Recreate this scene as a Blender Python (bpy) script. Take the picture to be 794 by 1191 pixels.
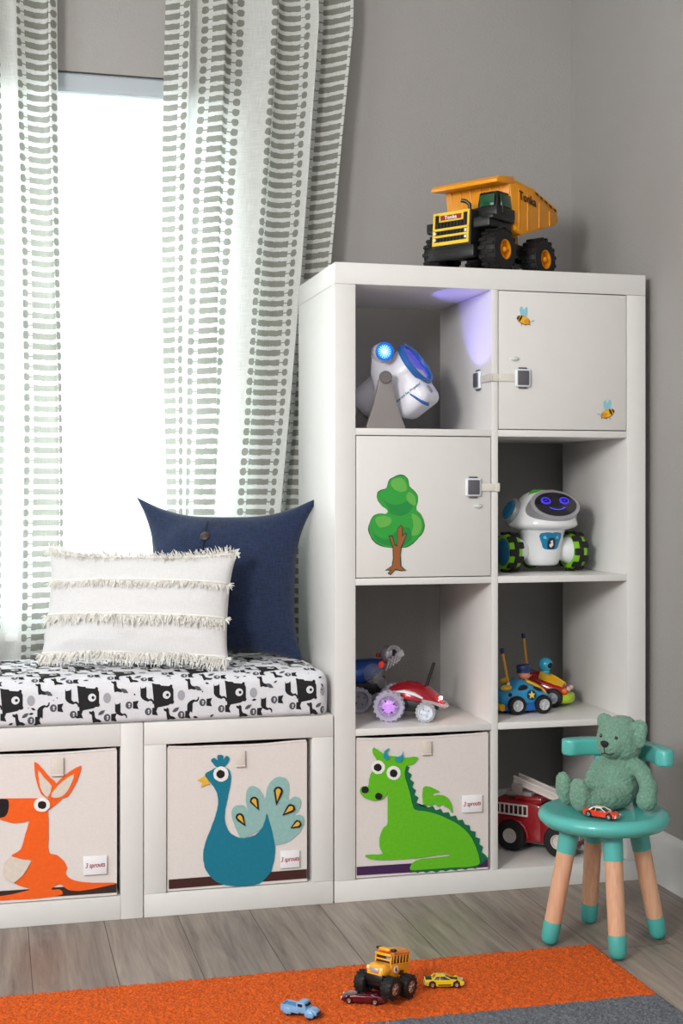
import bpy, bmesh, math, random
from mathutils import Vector, Matrix, Euler, noise
R = math.radians
PI = math.pi
random.seed(7)
SC = bpy.context.scene
COL = SC.collection
for o in list(bpy.data.objects):
    bpy.data.objects.remove(o)

# ------------------------------------------------------------------ camera, world, lights, exposure
cam = bpy.data.cameras.new('camera')
cam.sensor_fit = 'VERTICAL'; cam.sensor_height = 36.0; cam.sensor_width = 24.0
cam.lens = 36.0 * 1576.3 / 1191.0
cam.shift_y = -(595.5 - 574.9) / 1191.0
cam.clip_start = 0.05
co = bpy.data.objects.new('camera', cam); COL.objects.link(co)
co.location = (-0.7631, -3.0542, 0.9498)
co.rotation_euler = (PI / 2, 0, -0.2498)
SC.camera = co

SC.view_settings.view_transform = 'Standard'
SC.view_settings.look = 'None'
SC.view_settings.exposure = 0.0
SC.view_settings.gamma = 1.0
SC.view_settings.use_curve_mapping = False

w = bpy.data.worlds.new('daylight'); SC.world = w; w.use_nodes = True
bg = w.node_tree.nodes['Background']
bg.inputs[0].default_value = (0.86, 0.93, 1.0, 1); bg.inputs[1].default_value = 0.6


def area(name, loc, target, sx, sy, power, color=(1, 1, 1)):
    l = bpy.data.lights.new(name, 'AREA'); l.shape = 'RECTANGLE'
    l.size = sx; l.size_y = sy; l.energy = power; l.color = color
    o = bpy.data.objects.new(name, l); COL.objects.link(o)
    o.location = loc
    d = Vector(target) - Vector(loc)
    o.rotation_euler = d.to_track_quat('-Z', 'Y').to_euler()
    return o


area('daylight_outside_window', (-0.75, 1.15, 1.20), (-0.75, 0.5, 1.15), 1.7, 1.4, 200, (0.94, 0.975, 1.0))
area('photo_softbox', (-2.0, -2.7, 1.75), (0.3, 0.1, 0.7), 0.55, 0.55, 70, (1.0, 0.975, 0.945))
area('added_left_fill', (-2.85, -1.3, 1.6), (0.8, -0.6, 1.3), 1.8, 1.6, 44, (0.90, 0.96, 1.0))  # added cool fill to brighten the right wall; no window stands here
area('photo_bounce', (-0.9, -3.6, 2.2), (0.0, 0.3, 0.8), 1.6, 1.2, 12, (1.0, 0.98, 0.97))


# ------------------------------------------------------------------ materials
def lin(h):
    if isinstance(h, str):
        h = h.lstrip('#'); c = [int(h[i:i + 2], 16) / 255 for i in (0, 2, 4)]
    else:
        c = h
    return tuple((v / 12.92 if v <= .04045 else ((v + .055) / 1.055) ** 2.4) for v in c) + (1,)


MATS = {}


def mat(name, col='cccccc', rough=.5, metal=0, bump=0, bscale=200, var=0, vscale=20, emit=None, es=1, trans=0, ior=1.45,
        coat=0, sheen=0, detail=3, spec=.5, stretch=None, alpha=1):
    if name in MATS: return MATS[name]
    m = bpy.data.materials.new(name); m.use_nodes = True
    nt = m.node_tree; N = nt.nodes; L = nt.links; p = N['Principled BSDF']
    c = lin(col)
    p.inputs['Base Color'].default_value = c
    p.inputs['Roughness'].default_value = rough; p.inputs['Metallic'].default_value = metal
    p.inputs['Specular IOR Level'].default_value = spec
    p.inputs['IOR'].default_value = ior
    if trans: p.inputs['Transmission Weight'].default_value = trans
    if coat: p.inputs['Coat Weight'].default_value = coat
    if sheen: p.inputs['Sheen Weight'].default_value = sheen; p.inputs['Sheen Roughness'].default_value = .5
    if alpha < 1: p.inputs['Alpha'].default_value = alpha
    tc = N.new('ShaderNodeTexCoord')
    mp = N.new('ShaderNodeMapping'); L.new(tc.outputs['Object'], mp.inputs[0])
    if stretch: mp.inputs['Scale'].default_value = stretch
    nz = N.new('ShaderNodeTexNoise'); nz.inputs['Scale'].default_value = vscale; nz.inputs['Detail'].default_value = detail
    L.new(mp.outputs[0], nz.inputs['Vector'])
    v = var if var else .03
    mr = N.new('ShaderNodeMapRange'); mr.inputs[1].default_value = .3; mr.inputs[2].default_value = .7
    mr.inputs[3].default_value = 1 - v; mr.inputs[4].default_value = 1 + v
    L.new(nz.outputs[0], mr.inputs[0])
    mx = N.new('ShaderNodeMix'); mx.data_type = 'RGBA'; mx.blend_type = 'MULTIPLY'; mx.inputs[0].default_value = 1
    mx.inputs[6].default_value = c; L.new(mr.outputs[0], mx.inputs[7]); L.new(mx.outputs[2], p.inputs['Base Color'])
    if emit:
        p.inputs['Emission Color'].default_value = lin(emit); p.inputs['Emission Strength'].default_value = es
    if bump:
        nb = N.new('ShaderNodeTexNoise'); nb.inputs['Scale'].default_value = bscale; nb.inputs['Detail'].default_value = 4
        L.new(mp.outputs[0], nb.inputs['Vector'])
        b = N.new('ShaderNodeBump'); b.inputs['Strength'].default_value = bump; b.inputs['Distance'].default_value = .002
        L.new(nb.outputs[0], b.inputs['Height']); L.new(b.outputs[0], p.inputs['Normal'])
    MATS[name] = m
    return m


def math_node(nt, op, a, b=None, clamp=False):
    n = nt.nodes.new('ShaderNodeMath'); n.operation = op; n.use_clamp = clamp
    for i, v in enumerate((a, b)):
        if v is None: continue
        if isinstance(v, (int, float)): n.inputs[i].default_value = v
        else: nt.links.new(v, n.inputs[i])
    return n.outputs[0]


def floor_material():
    m = bpy.data.materials.new('grey_oak_planks'); m.use_nodes = True
    nt = m.node_tree; N = nt.nodes; L = nt.links; p = N['Principled BSDF']
    tc = N.new('ShaderNodeTexCoord'); sp = N.new('ShaderNodeSeparateXYZ'); L.new(tc.outputs['Object'], sp.inputs[0])
    cb = N.new('ShaderNodeCombineXYZ')
    L.new(math_node(nt, 'ADD', sp.outputs[1], 10.21), cb.inputs[0])
    L.new(math_node(nt, 'ADD', sp.outputs[0], 10.21 * .164 / .164 + .164 * 1.0 - .168), cb.inputs[1])
    br = N.new('ShaderNodeTexBrick'); L.new(cb.outputs[0], br.inputs[0])
    br.inputs['Scale'].default_value = 1; br.inputs['Brick Width'].default_value = 1.22; br.inputs['Row Height'].default_value = .164
    br.inputs['Mortar Size'].default_value = .0011; br.inputs['Mortar Smooth'].default_value = .3; br.inputs['Bias'].default_value = 0
    br.offset = .37; br.offset_frequency = 2
    br.inputs['Color1'].default_value = (0, 0, 0, 1); br.inputs['Color2'].default_value = (1, 1, 1, 1); br.inputs['Mortar'].default_value = (.5, .5, .5, 1)
    mp = N.new('ShaderNodeMapping'); mp.inputs['Scale'].default_value = (26, 2.2, 1); L.new(tc.outputs['Object'], mp.inputs[0])
    mul = N.new('ShaderNodeVectorMath'); mul.operation = 'MULTIPLY_ADD'
    L.new(br.outputs['Color'], mul.inputs[0]); mul.inputs[1].default_value = (7, 13, 3); L.new(mp.outputs[0], mul.inputs[2])
    nz = N.new('ShaderNodeTexNoise'); nz.inputs['Scale'].default_value = 1; nz.inputs['Detail'].default_value = 8; nz.inputs['Roughness'].default_value = .65
    nz.inputs['Distortion'].default_value = .7
    L.new(mul.outputs[0], nz.inputs['Vector'])
    mp2 = N.new('ShaderNodeMapping'); mp2.inputs['Scale'].default_value = (150, 6, 1); L.new(tc.outputs['Object'], mp2.inputs[0])
    n2 = N.new('ShaderNodeTexNoise'); n2.inputs['Scale'].default_value = 1; n2.inputs['Detail'].default_value = 5; L.new(mp2.outputs[0], n2.inputs['Vector'])
    mixf = math_node(nt, 'ADD', math_node(nt, 'MULTIPLY', nz.outputs[0], .75), math_node(nt, 'MULTIPLY', n2.outputs[0], .25))
    cr = N.new('ShaderNodeValToRGB'); L.new(mixf, cr.inputs[0])
    e = cr.color_ramp.elements
    e[0].position = .3; e[0].color = lin('5a504a'); e[1].position = .72; e[1].color = lin('a99c90')
    x = cr.color_ramp.elements.new(.5); x.color = lin('8a7e74')
    hs = N.new('ShaderNodeMapRange'); L.new(br.outputs['Color'], hs.inputs[0]); hs.inputs[3].default_value = .86; hs.inputs[4].default_value = 1.12
    mm = N.new('ShaderNodeMix'); mm.data_type = 'RGBA'; mm.blend_type = 'MULTIPLY'; mm.inputs[0].default_value = 1
    L.new(cr.outputs[0], mm.inputs[6]); L.new(hs.outputs[0], mm.inputs[7])
    m2 = N.new('ShaderNodeMix'); m2.data_type = 'RGBA'; L.new(br.outputs['Fac'], m2.inputs[0]); L.new(mm.outputs[2], m2.inputs[6]); m2.inputs[7].default_value = lin('3c3531')
    L.new(m2.outputs[2], p.inputs['Base Color'])
    p.inputs['Roughness'].default_value = .42
    b = N.new('ShaderNodeBump'); b.inputs['Strength'].default_value = .25; b.inputs['Distance'].default_value = .002
    h = math_node(nt, 'SUBTRACT', mixf, math_node(nt, 'MULTIPLY', br.outputs['Fac'], 1.5))
    L.new(h, b.inputs['Height']); L.new(b.outputs[0], p.inputs['Normal'])
    return m


def woven(name, c1, c2, scale=900, rough=.9, bump=.5, uv=False, slub=.25):
    """cloth with a visible weave and slubs"""
    m = bpy.data.materials.new(name); m.use_nodes = True
    nt = m.node_tree; N = nt.nodes; L = nt.links; p = N['Principled BSDF']
    tc = N.new('ShaderNodeTexCoord'); src = tc.outputs['UV' if uv else 'Object']
    outs = []
    for s in ((1, .12, .12), (.12, .12, 1)):
        mp = N.new('ShaderNodeMapping'); mp.inputs['Scale'].default_value = tuple(k * scale for k in s); L.new(src, mp.inputs[0])
        nz = N.new('ShaderNodeTexNoise'); nz.inputs['Scale'].default_value = 1; nz.inputs['Detail'].default_value = 2; L.new(mp.outputs[0], nz.inputs['Vector'])
        outs.append(nz.outputs[0])
    f = math_node(nt, 'MULTIPLY', math_node(nt, 'ADD', outs[0], outs[1]), .5)
    mr = N.new('ShaderNodeMapRange'); L.new(f, mr.inputs[0]); mr.inputs[1].default_value = .5 - slub; mr.inputs[2].default_value = .5 + slub
    mx = N.new('ShaderNodeMix'); mx.data_type = 'RGBA'; L.new(mr.outputs[0], mx.inputs[0]); mx.inputs[6].default_value = lin(c1); mx.inputs[7].default_value = lin(c2)
    L.new(mx.outputs[2], p.inputs['Base Color']); p.inputs['Roughness'].default_value = rough
    p.inputs['Sheen Weight'].default_value = .15
    b = N.new('ShaderNodeBump'); b.inputs['Strength'].default_value = bump; b.inputs['Distance'].default_value = .001
    L.new(f, b.inputs['Height']); L.new(b.outputs[0], p.inputs['Normal'])
    return m


def curtain_material():
    m = bpy.data.materials.new('printed_sheer_linen'); m.use_nodes = True
    nt = m.node_tree; N = nt.nodes; L = nt.links
    for n in list(N):
        if n.type == 'BSDF_PRINCIPLED': N.remove(n)
    out = [n for n in N if n.type == 'OUTPUT_MATERIAL'][0]
    uv = N.new('ShaderNodeTexCoord'); sp = N.new('ShaderNodeSeparateXYZ'); L.new(uv.outputs['UV'], sp.inputs[0])
    M = lambda op, a, b=None: math_node(nt, op, a, b)
    wob = N.new('ShaderNodeTexNoise'); wob.inputs['Scale'].default_value = 60; wob.inputs['Detail'].default_value = 2; L.new(uv.outputs['UV'], wob.inputs['Vector'])
    wv = M('MULTIPLY', M('SUBTRACT', wob.outputs[0], .5), .006)
    P = .215
    u = M('ADD', sp.outputs[0], wv); v = M('ADD', sp.outputs[1], wv)
    fu = M('FRACT', M('DIVIDE', u, P))
    au = M('MULTIPLY', M('ABSOLUTE', M('SUBTRACT', fu, .5)), P)          # metres from the motif's centre line
    fv = M('ABSOLUTE', M('SUBTRACT', M('FRACT', M('DIVIDE', v, .0262)), .5))   # 0..0.5 across one row
    bar = M('MULTIPLY', M('LESS_THAN', au, .040), M('LESS_THAN', fv, .30))
    neck = M('MULTIPLY', M('MULTIPLY', M('GREATER_THAN', au, .0395), M('LESS_THAN', au, .056)), M('LESS_THAN', fv, .055))
    bu = M('DIVIDE', M('SUBTRACT', au, .0615), .0098); bv = M('DIVIDE', fv, .36)
    blob = M('LESS_THAN', M('ADD', M('MULTIPLY', M('MULTIPLY', bu, bu), M('ABSOLUTE', bu)), M('MULTIPLY', bv, bv)), 1.0)
    blob = M('MULTIPLY', blob, M('LESS_THAN', M('ABSOLUTE', bu), 1.0))
    pr = M('MAXIMUM', M('MAXIMUM', bar, neck), blob)
    sl = N.new('ShaderNodeTexNoise'); mp = N.new('ShaderNodeMapping'); mp.inputs['Scale'].default_value = (26, 420, 1)
    L.new(uv.outputs['UV'], mp.inputs[0]); L.new(mp.outputs[0], sl.inputs['Vector']); sl.inputs['Scale'].default_value = 1; sl.inputs['Detail'].default_value = 3
    sl2 = N.new('ShaderNodeTexNoise'); mp2 = N.new('ShaderNodeMapping'); mp2.inputs['Scale'].default_value = (600, 22, 1)
    L.new(uv.outputs['UV'], mp2.inputs[0]); L.new(mp2.outputs[0], sl2.inputs['Vector']); sl2.inputs['Scale'].default_value = 1
    slub = M('MULTIPLY', M('ADD', sl.outputs[0], sl2.outputs[0]), .5)
    mr = N.new('ShaderNodeMapRange'); L.new(slub, mr.inputs[0]); mr.inputs[1].default_value = .35; mr.inputs[2].default_value = .65; mr.inputs[3].default_value = .86; mr.inputs[4].default_value = 1.06
    cl = N.new('ShaderNodeMix'); cl.data_type = 'RGBA'; L.new(pr, cl.inputs[0]); cl.inputs[6].default_value = lin('eceeea'); cl.inputs[7].default_value = lin('9a9b92')
    cm = N.new('ShaderNodeMix'); cm.data_type = 'RGBA'; cm.blend_type = 'MULTIPLY'; cm.inputs[0].default_value = 1
    L.new(cl.outputs[2], cm.inputs[6]); L.new(mr.outputs[0], cm.inputs[7])
    d = N.new('ShaderNodeBsdfDiffuse'); t = N.new('ShaderNodeBsdfTranslucent'); tr = N.new('ShaderNodeBsdfTransparent')
    L.new(cm.outputs[2], d.inputs[0]); L.new(cm.outputs[2], t.inputs[0])
    s1 = N.new('ShaderNodeMixShader'); s1.inputs[0].default_value = .42; L.new(d.outputs[0], s1.inputs[1]); L.new(t.outputs[0], s1.inputs[2])
    s2 = N.new('ShaderNodeMixShader')
    tf = M('SUBTRACT', M('MULTIPLY', M('SUBTRACT', 1.25, slub), .085), M('MULTIPLY', pr, .05))
    L.new(tf, s2.inputs[0]); L.new(s1.outputs[0], s2.inputs[1]); L.new(tr.outputs[0], s2.inputs[2])
    L.new(s2.outputs[0], out.inputs[0])
    return m


def shade_material():
    m = bpy.data.materials.new('cellular_shade_cloth'); m.use_nodes = True
    nt = m.node_tree; N = nt.nodes; L = nt.links
    N.remove(N['Principled BSDF']); out = [n for n in N if n.type == 'OUTPUT_MATERIAL'][0]
    d = N.new('ShaderNodeBsdfDiffuse'); t = N.new('ShaderNodeBsdfTranslucent')
    d.inputs[0].default_value = lin('f4f5f5'); t.inputs[0].default_value = lin('fafafa')
    s = N.new('ShaderNodeMixShader'); s.inputs[0].default_value = .6
    nz = N.new('ShaderNodeTexNoise'); nz.inputs['Scale'].default_value = 300
    b = N.new('ShaderNodeBump'); b.inputs['Strength'].default_value = .1; L.new(nz.outputs[0], b.inputs['Height']); L.new(b.outputs[0], d.inputs['Normal'])
    L.new(d.outputs[0], s.inputs[1]); L.new(t.outputs[0], s.inputs[2]); L.new(s.outputs[0], out.inputs[0])
    return m


def glass_material():
    m = bpy.data.materials.new('window_glass'); m.use_nodes = True
    nt = m.node_tree; N = nt.nodes; L = nt.links
    N.remove(N['Principled BSDF']); out = [n for n in N if n.type == 'OUTPUT_MATERIAL'][0]
    g = N.new('ShaderNodeBsdfGlossy'); g.inputs['Roughness'].default_value = .02; t = N.new('ShaderNodeBsdfTransparent')
    t.inputs[0].default_value = (.93, .97, .96, 1)
    f = N.new('ShaderNodeFresnel'); f.inputs[0].default_value = 1.5
    s = N.new('ShaderNodeMixShader'); L.new(f.outputs[0], s.inputs[0]); L.new(t.outputs[0], s.inputs[1]); L.new(g.outputs[0], s.inputs[2]); L.new(s.outputs[0], out.inputs[0])
    return m


def clear_plastic(name, col, a=.45, emit=None, es=0):
    """thin frosted clear plastic: part see-through, part milky"""
    m = bpy.data.materials.new(name); m.use_nodes = True
    nt = m.node_tree; N = nt.nodes; L = nt.links; p = N['Principled BSDF']; out = [n for n in N if n.type == 'OUTPUT_MATERIAL'][0]
    p.inputs['Base Color'].default_value = lin(col); p.inputs['Roughness'].default_value = .2
    if emit: p.inputs['Emission Color'].default_value = lin(emit); p.inputs['Emission Strength'].default_value = es
    t = N.new('ShaderNodeBsdfTransparent'); s = N.new('ShaderNodeMixShader')
    nz = N.new('ShaderNodeTexNoise'); nz.inputs['Scale'].default_value = 120
    mr = N.new('ShaderNodeMapRange'); L.new(nz.outputs[0], mr.inputs[0]); mr.inputs[3].default_value = 1 - a - .1; mr.inputs[4].default_value = 1 - a + .1
    L.new(mr.outputs[0], s.inputs[0]); L.new(t.outputs[0], s.inputs[1]); L.new(p.outputs[0], s.inputs[2]); L.new(s.outputs[0], out.inputs[0])
    return m


# ------------------------------------------------------------------ mesh building helpers
class MB:
    def __init__(self): self.bm = bmesh.new()

    def merge(self, b, M=None, mi=0):
        if M is not None: bmesh.ops.transform(b, matrix=M, verts=b.verts)
        for f in b.faces: f.material_index = mi
        me = bpy.data.meshes.new('t'); b.to_mesh(me); b.free()
        self.bm.from_mesh(me); bpy.data.meshes.remove(me)
        return self

    def box(self, c, s, bev=0, seg=2, rot=None, mi=0):
        b = bmesh.new(); bmesh.ops.create_cube(b, size=1)
        bmesh.ops.scale(b, vec=s, verts=b.verts)
        if bev: bmesh.ops.bevel(b, geom=b.edges[:], offset=min(bev, min(s) * .49), segments=seg, affect='EDGES', profile=.5)
        M = Matrix.Translation(c)
        if rot is not None: M = M @ Euler(rot).to_matrix().to_4x4()
        return self.merge(b, M, mi)

    def frustum(self, c0, s0, c1, s1, bev=0, mi=0, seg=2):
        """c0/c1 centres (x,y,z) of bottom and top rectangles, s0/s1 their (x,y) sizes"""
        b = bmesh.new(); vs = []
        for c, s in ((c0, s0), (c1, s1)):
            for a, d in ((-1, -1), (1, -1), (1, 1), (-1, 1)):
                vs.append(b.verts.new((c[0] + a * s[0] / 2, c[1] + d * s[1] / 2, c[2])))
        b.faces.new(vs[3::-1]); b.faces.new(vs[4:])
        for i in range(4): b.faces.new((vs[i], vs[(i + 1) % 4], vs[4 + (i + 1) % 4], vs[4 + i]))
        if bev: bmesh.ops.bevel(b, geom=b.edges[:], offset=bev, segments=seg, affect='EDGES', profile=.5)
        return self.merge(b, None, mi)

    def cyl(self, p0, p1, r0, r1=None, n=24, mi=0, bev=0):
        r1 = r0 if r1 is None else r1
        p0, p1 = Vector(p0), Vector(p1); d = p1 - p0; h = d.length
        prof = [(0, 0), (r0 - bev, 0), (r0, bev), (r1, h - bev), (r1 - bev, h), (0, h)] if bev else [(0, 0), (r0, 0), (r1, h), (0, h)]
        return self.lathe(prof, p0, d, n, mi)

    def lathe(self, prof, c, axis, n=32, mi=0, M=None):
        b = bmesh.new(); rings = []
        for r, h in prof:
            if r <= 1e-6: rings.append([b.verts.new((0, 0, h))])
            else: rings.append([b.verts.new((r * math.cos(2 * PI * i / n), r * math.sin(2 * PI * i / n), h)) for i in range(n)])
        for a, q in zip(rings, rings[1:]):
            if len(a) == 1 and len(q) == 1: continue
            for i in range(n):
                j = (i + 1) % n
                if len(a) == 1: b.faces.new((a[0], q[j], q[i]))
                elif len(q) == 1: b.faces.new((a[i], a[j], q[0]))
                else: b.faces.new((a[i], a[j], q[j], q[i]))
        bmesh.ops.recalc_face_normals(b, faces=b.faces)
        q = Vector((0, 0, 1)).rotation_difference(Vector(axis).normalized()).to_matrix().to_4x4()
        return self.merge(b, Matrix.Translation(c) @ q @ (M or Matrix()), mi)

    def ell(self, c, r, rot=None, mi=0, n=24, m=14):
        b = bmesh.new(); bmesh.ops.create_uvsphere(b, u_segments=n, v_segments=m, radius=1)
        if isinstance(r, (int, float)): r = (r, r, r)
        M = Matrix.Translation(c)
        if rot is not None: M = M @ Euler(rot).to_matrix().to_4x4()
        return self.merge(b, M @ Matrix.Diagonal((*r, 1)), mi)

    def tube(self, pts, r, n=10, mi=0, flat=1.0):
        pts = [Vector(p) for p in pts]; b = bmesh.new(); rings = []
        rs = r if isinstance(r, (list, tuple)) else [r] * len(pts)
        up = Vector((0, 0, 1)); t0 = (pts[1] - pts[0]).normalized()
        if abs(t0.z) > .9: up = Vector((0, 1, 0))
        nx = t0.cross(up).normalized()
        for i, p in enumerate(pts):
            t = (pts[min(i + 1, len(pts) - 1)] - pts[max(i - 1, 0)]).normalized()
            nx = (nx - t * nx.dot(t)).normalized(); ny = t.cross(nx)
            rings.append([b.verts.new(p + rs[i] * (nx * math.cos(2 * PI * k / n) + ny * flat * math.sin(2 * PI * k / n))) for k in range(n)])
        for a, q in zip(rings, rings[1:]):
            for i in range(n): b.faces.new((a[i], a[(i + 1) % n], q[(i + 1) % n], q[i]))
        b.faces.new(rings[0][::-1]); b.faces.new(rings[-1])
        bmesh.ops.recalc_face_normals(b, faces=b.faces)
        return self.merge(b, None, mi)

    def prism(self, poly, org=(0, 0, 0), ux=(1, 0, 0), uy=(0, 0, 1), h=.01, mi=0, bev=0, seg=2):
        """polygon in the plane (ux, uy) through org, extruded h along ux x uy (centred when org given so)"""
        b = bmesh.new(); ux = Vector(ux); uy = Vector(uy); nn = ux.cross(uy).normalized(); o = Vector(org)
        a = [b.verts.new(o + ux * x + uy * y) for x, y in poly]
        c = [b.verts.new(o + ux * x + uy * y + nn * h) for x, y in poly]
        b.faces.new(a); b.faces.new(c[::-1])
        k = len(poly)
        for i in range(k): b.faces.new((a[i], c[i], c[(i + 1) % k], a[(i + 1) % k]))
        bmesh.ops.recalc_face_normals(b, faces=b.faces)
        if bev: bmesh.ops.bevel(b, geom=b.edges[:], offset=bev, segments=seg, affect='EDGES', profile=.5, clamp_overlap=True)
        return self.merge(b, None, mi)

    def side(self, poly, w, mi=0, bev=0, y=0, seg=2):
        """a vehicle's side outline (x, z) extruded across its width w"""
        return self.prism(poly, (0, y + w / 2, 0), (1, 0, 0), (0, 0, 1), w, mi, bev, seg)

    def loft(self, rings, mi=0, cap=True):
        b = bmesh.new(); vs = [[b.verts.new(p) for p in r] for r in rings]; n = len(vs[0])
        for a, q in zip(vs, vs[1:]):
            for i in range(n): b.faces.new((a[i], a[(i + 1) % n], q[(i + 1) % n], q[i]))
        if cap: b.faces.new(vs[0][::-1]); b.faces.new(vs[-1])
        bmesh.ops.recalc_face_normals(b, faces=b.faces)
        return self.merge(b, None, mi)

    def warp(self, fn):
        for v in self.bm.verts: v.co = Vector(fn(v.co))
        return self

    def obj(self, name, mats, parent=None, smooth=35, loc=None, rot=None):
        bm = self.bm
        bm.normal_update()
        if smooth is not None:
            lim = R(smooth)
            for f in bm.faces: f.smooth = True
            for e in bm.edges:
                if len(e.link_faces) == 2 and e.calc_face_angle(0) > lim: e.smooth = False
        me = bpy.data.meshes.new(name); bm.to_mesh(me); bm.free()
        for m in (mats if isinstance(mats, (list, tuple)) else [mats]): me.materials.append(m)
        o = bpy.data.objects.new(name, me); COL.objects.link(o)
        if parent: o.parent = parent
        if loc is not None: o.location = loc
        if rot is not None: o.rotation_euler = rot
        return o


def thing(name, label, cat, loc=(0, 0, 0), rz=0, group=None, rot=None):
    o = bpy.data.objects.new(name, None); COL.objects.link(o); o.empty_display_size = .05
    o.location = loc; o.rotation_euler = rot if rot is not None else (0, 0, rz)
    tag(o, label, cat, group)
    return o


def tag(o, label, cat, group=None):
    o['label'] = label; o['category'] = cat
    if group: o['group'] = group
    return o


def struct(o):
    o['kind'] = 'structure'; return o


def text(name, s, m, parent, loc, ux, uy, size, shear=0, ext=.0004, bold=0, spacing=1, xs=1):
    cu = bpy.data.curves.new('t', 'FONT'); cu.body = s; cu.size = size; cu.shear = shear; cu.extrude = ext; cu.align_x = 'CENTER'; cu.align_y = 'CENTER'
    cu.offset = bold; cu.space_character = spacing; cu.resolution_u = 3
    t = bpy.data.objects.new('t', cu); COL.objects.link(t)
    bpy.context.view_layer.update()
    me = bpy.data.meshes.new_from_object(t.evaluated_get(bpy.context.evaluated_depsgraph_get()))
    bpy.data.objects.remove(t)
    o = bpy.data.objects.new(name, me); COL.objects.link(o); me.materials.clear(); me.materials.append(m); me.name = name
    ux = Vector(ux).normalized(); uy = Vector(uy).normalized(); n = ux.cross(uy)
    M = Matrix((ux * xs, uy, n)).transposed().to_4x4(); M.translation = Vector(loc)
    me.transform(M)
    if parent: o.parent = parent
    return o


def circle(cx, cy, r, n=28, ry=None):
    ry = ry or r
    return [(cx + r * math.cos(2 * PI * i / n), cy + ry * math.sin(2 * PI * i / n)) for i in range(n)]


def smooth_poly(p, k=4):
    """closed Catmull-Rom through the points"""
    out = []; n = len(p)
    for i in range(n):
        a, b, c, d = p[i - 1], p[i], p[(i + 1) % n], p[(i + 2) % n]
        for j in range(k):
            t = j / k
            out.append(tuple(.5 * (2 * b[q] + (c[q] - a[q]) * t + (2 * a[q] - 5 * b[q] + 4 * c[q] - d[q]) * t * t + (-a[q] + 3 * b[q] - 3 * c[q] + d[q]) * t ** 3) for q in (0, 1)))
    return out


# ------------------------------------------------------------------ shared materials
WALL = mat('warm_grey_wall_paint', '9e9b98', .75, bump=.55, bscale=140, var=.02, vscale=3)
WHITE_T = mat('white_trim_paint', 'dcdcda', .4, bump=.05, bscale=60)
CEIL = mat('ceiling_paint', 'dcdad6', .8, bump=.2, bscale=150)
LAM = mat('white_foil_laminate', 'dfddda', .33, var=.012, vscale=30, bump=.02, bscale=400)
LAMD = mat('white_door_laminate', 'dbd9d5', .36, var=.012, vscale=20, bump=.02, bscale=400)
BLACK = mat('black_plastic', '151515', .38)
TYRE = mat('black_rubber_tyre', '161514', .6, bump=.15, bscale=300)
CHROME = mat('chrome', 'd8d8d8', .15, metal=1)
GREYP = mat('grey_plastic', '8c8e90', .4)
WHITEP = mat('white_plastic', 'e8e8ea', .28, coat=.2)
RED = mat('red_paint', 'b3121a', .25, coat=.5)

# ------------------------------------------------------------------ the room
RT = .011      # rug thickness
XW, YB = .815, .50
XL, YF, ZC = -2.9, -4.2, 2.75
m = MB(); m.box(((XL + XW) / 2 - .0, (YF + YB) / 2, -.02), (XW - XL + .3, YB - YF + .3, .04)); struct(m.obj('floor', floor_material()))
m = MB(); m.box(((XL + XW) / 2, (YF + YB) / 2, ZC + .03), (XW - XL + .3, YB - YF + .3, .06)); struct(m.obj('ceiling', CEIL))
WX0, WX1, WZ0, WZ1 = -1.42, -.115, .60, 2.04
m = MB(); T = .16
m.box(((XL + WX0) / 2, YB + T / 2, ZC / 2), (WX0 - XL, T, ZC)); m.box(((WX1 + XW + .1) / 2, YB + T / 2, ZC / 2), (XW + .1 - WX1, T, ZC))
m.box(((WX0 + WX1) / 2, YB + T / 2, WZ0 / 2), (WX1 - WX0, T, WZ0)); m.box(((WX0 + WX1) / 2, YB + T / 2, (WZ1 + ZC) / 2), (WX1 - WX0, T, ZC - WZ1))
struct(m.obj('wall_back', WALL))
m = MB(); m.box((XW + .05, (YF + YB) / 2, ZC / 2), (.1, YB - YF, ZC)); struct(m.obj('wall_right', WALL))
m = MB(); m.box((XL - .05, (YF + YB) / 2, ZC / 2), (.1, YB - YF, ZC)); struct(m.obj('wall_left', WALL))


def baseboard(name, a, b, nrm):
    a = Vector(a); b = Vector(b); u = (b - a)
    prof = [(0, 0), (.014, 0), (.014, .105), (.010, .118), (.006, .125), (0, .128)]
    mm = MB(); mm.prism([(x, z) for x, z in prof], a, nrm, (0, 0, 1), u.length)
    if (Vector(nrm).cross(Vector((0, 0, 1)))).dot(u) < 0:
        mm.warp(lambda c: c + u)
    return struct(mm.obj(name, WHITE_T))


baseboard('baseboard_right', (XW, YF, 0), (XW, YB, 0), (-1, 0, 0))
baseboard('baseboard_back', (XL, YB, 0), (XW - .014, YB, 0), (0, -1, 0))
m = MB()
fr = .045
for c, s in ((((WX0 + WX1) / 2, .60, WZ1 - fr / 2), (WX1 - WX0, .05, fr)), (((WX0 + WX1) / 2, .60, WZ0 + fr / 2), (WX1 - WX0, .05, fr)),
             ((WX0 + fr / 2, .60, (WZ0 + WZ1) / 2), (fr, .05, WZ1 - WZ0)), ((WX1 - fr / 2, .60, (WZ0 + WZ1) / 2), (fr, .05, WZ1 - WZ0)),
             (((WX0 + WX1) / 2, .60, 1.34), (WX1 - WX0 - .09, .04, .04))):
    m.box(c, s, .004)
win = struct(m.obj('window_1', WHITE_T))
m = MB(); m.box(((WX0 + WX1) / 2, .61, (WZ0 + WZ1) / 2), (WX1 - WX0 - .08, .005, WZ1 - WZ0 - .08)); m.obj('pane', glass_material(), win)
m = MB(); m.box(((WX0 + WX1) / 2, .525, WZ0 - .012), (WX1 - WX0 + .06, .13, .024), .006); m.obj('window_sill', WHITE_T, win)

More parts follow.
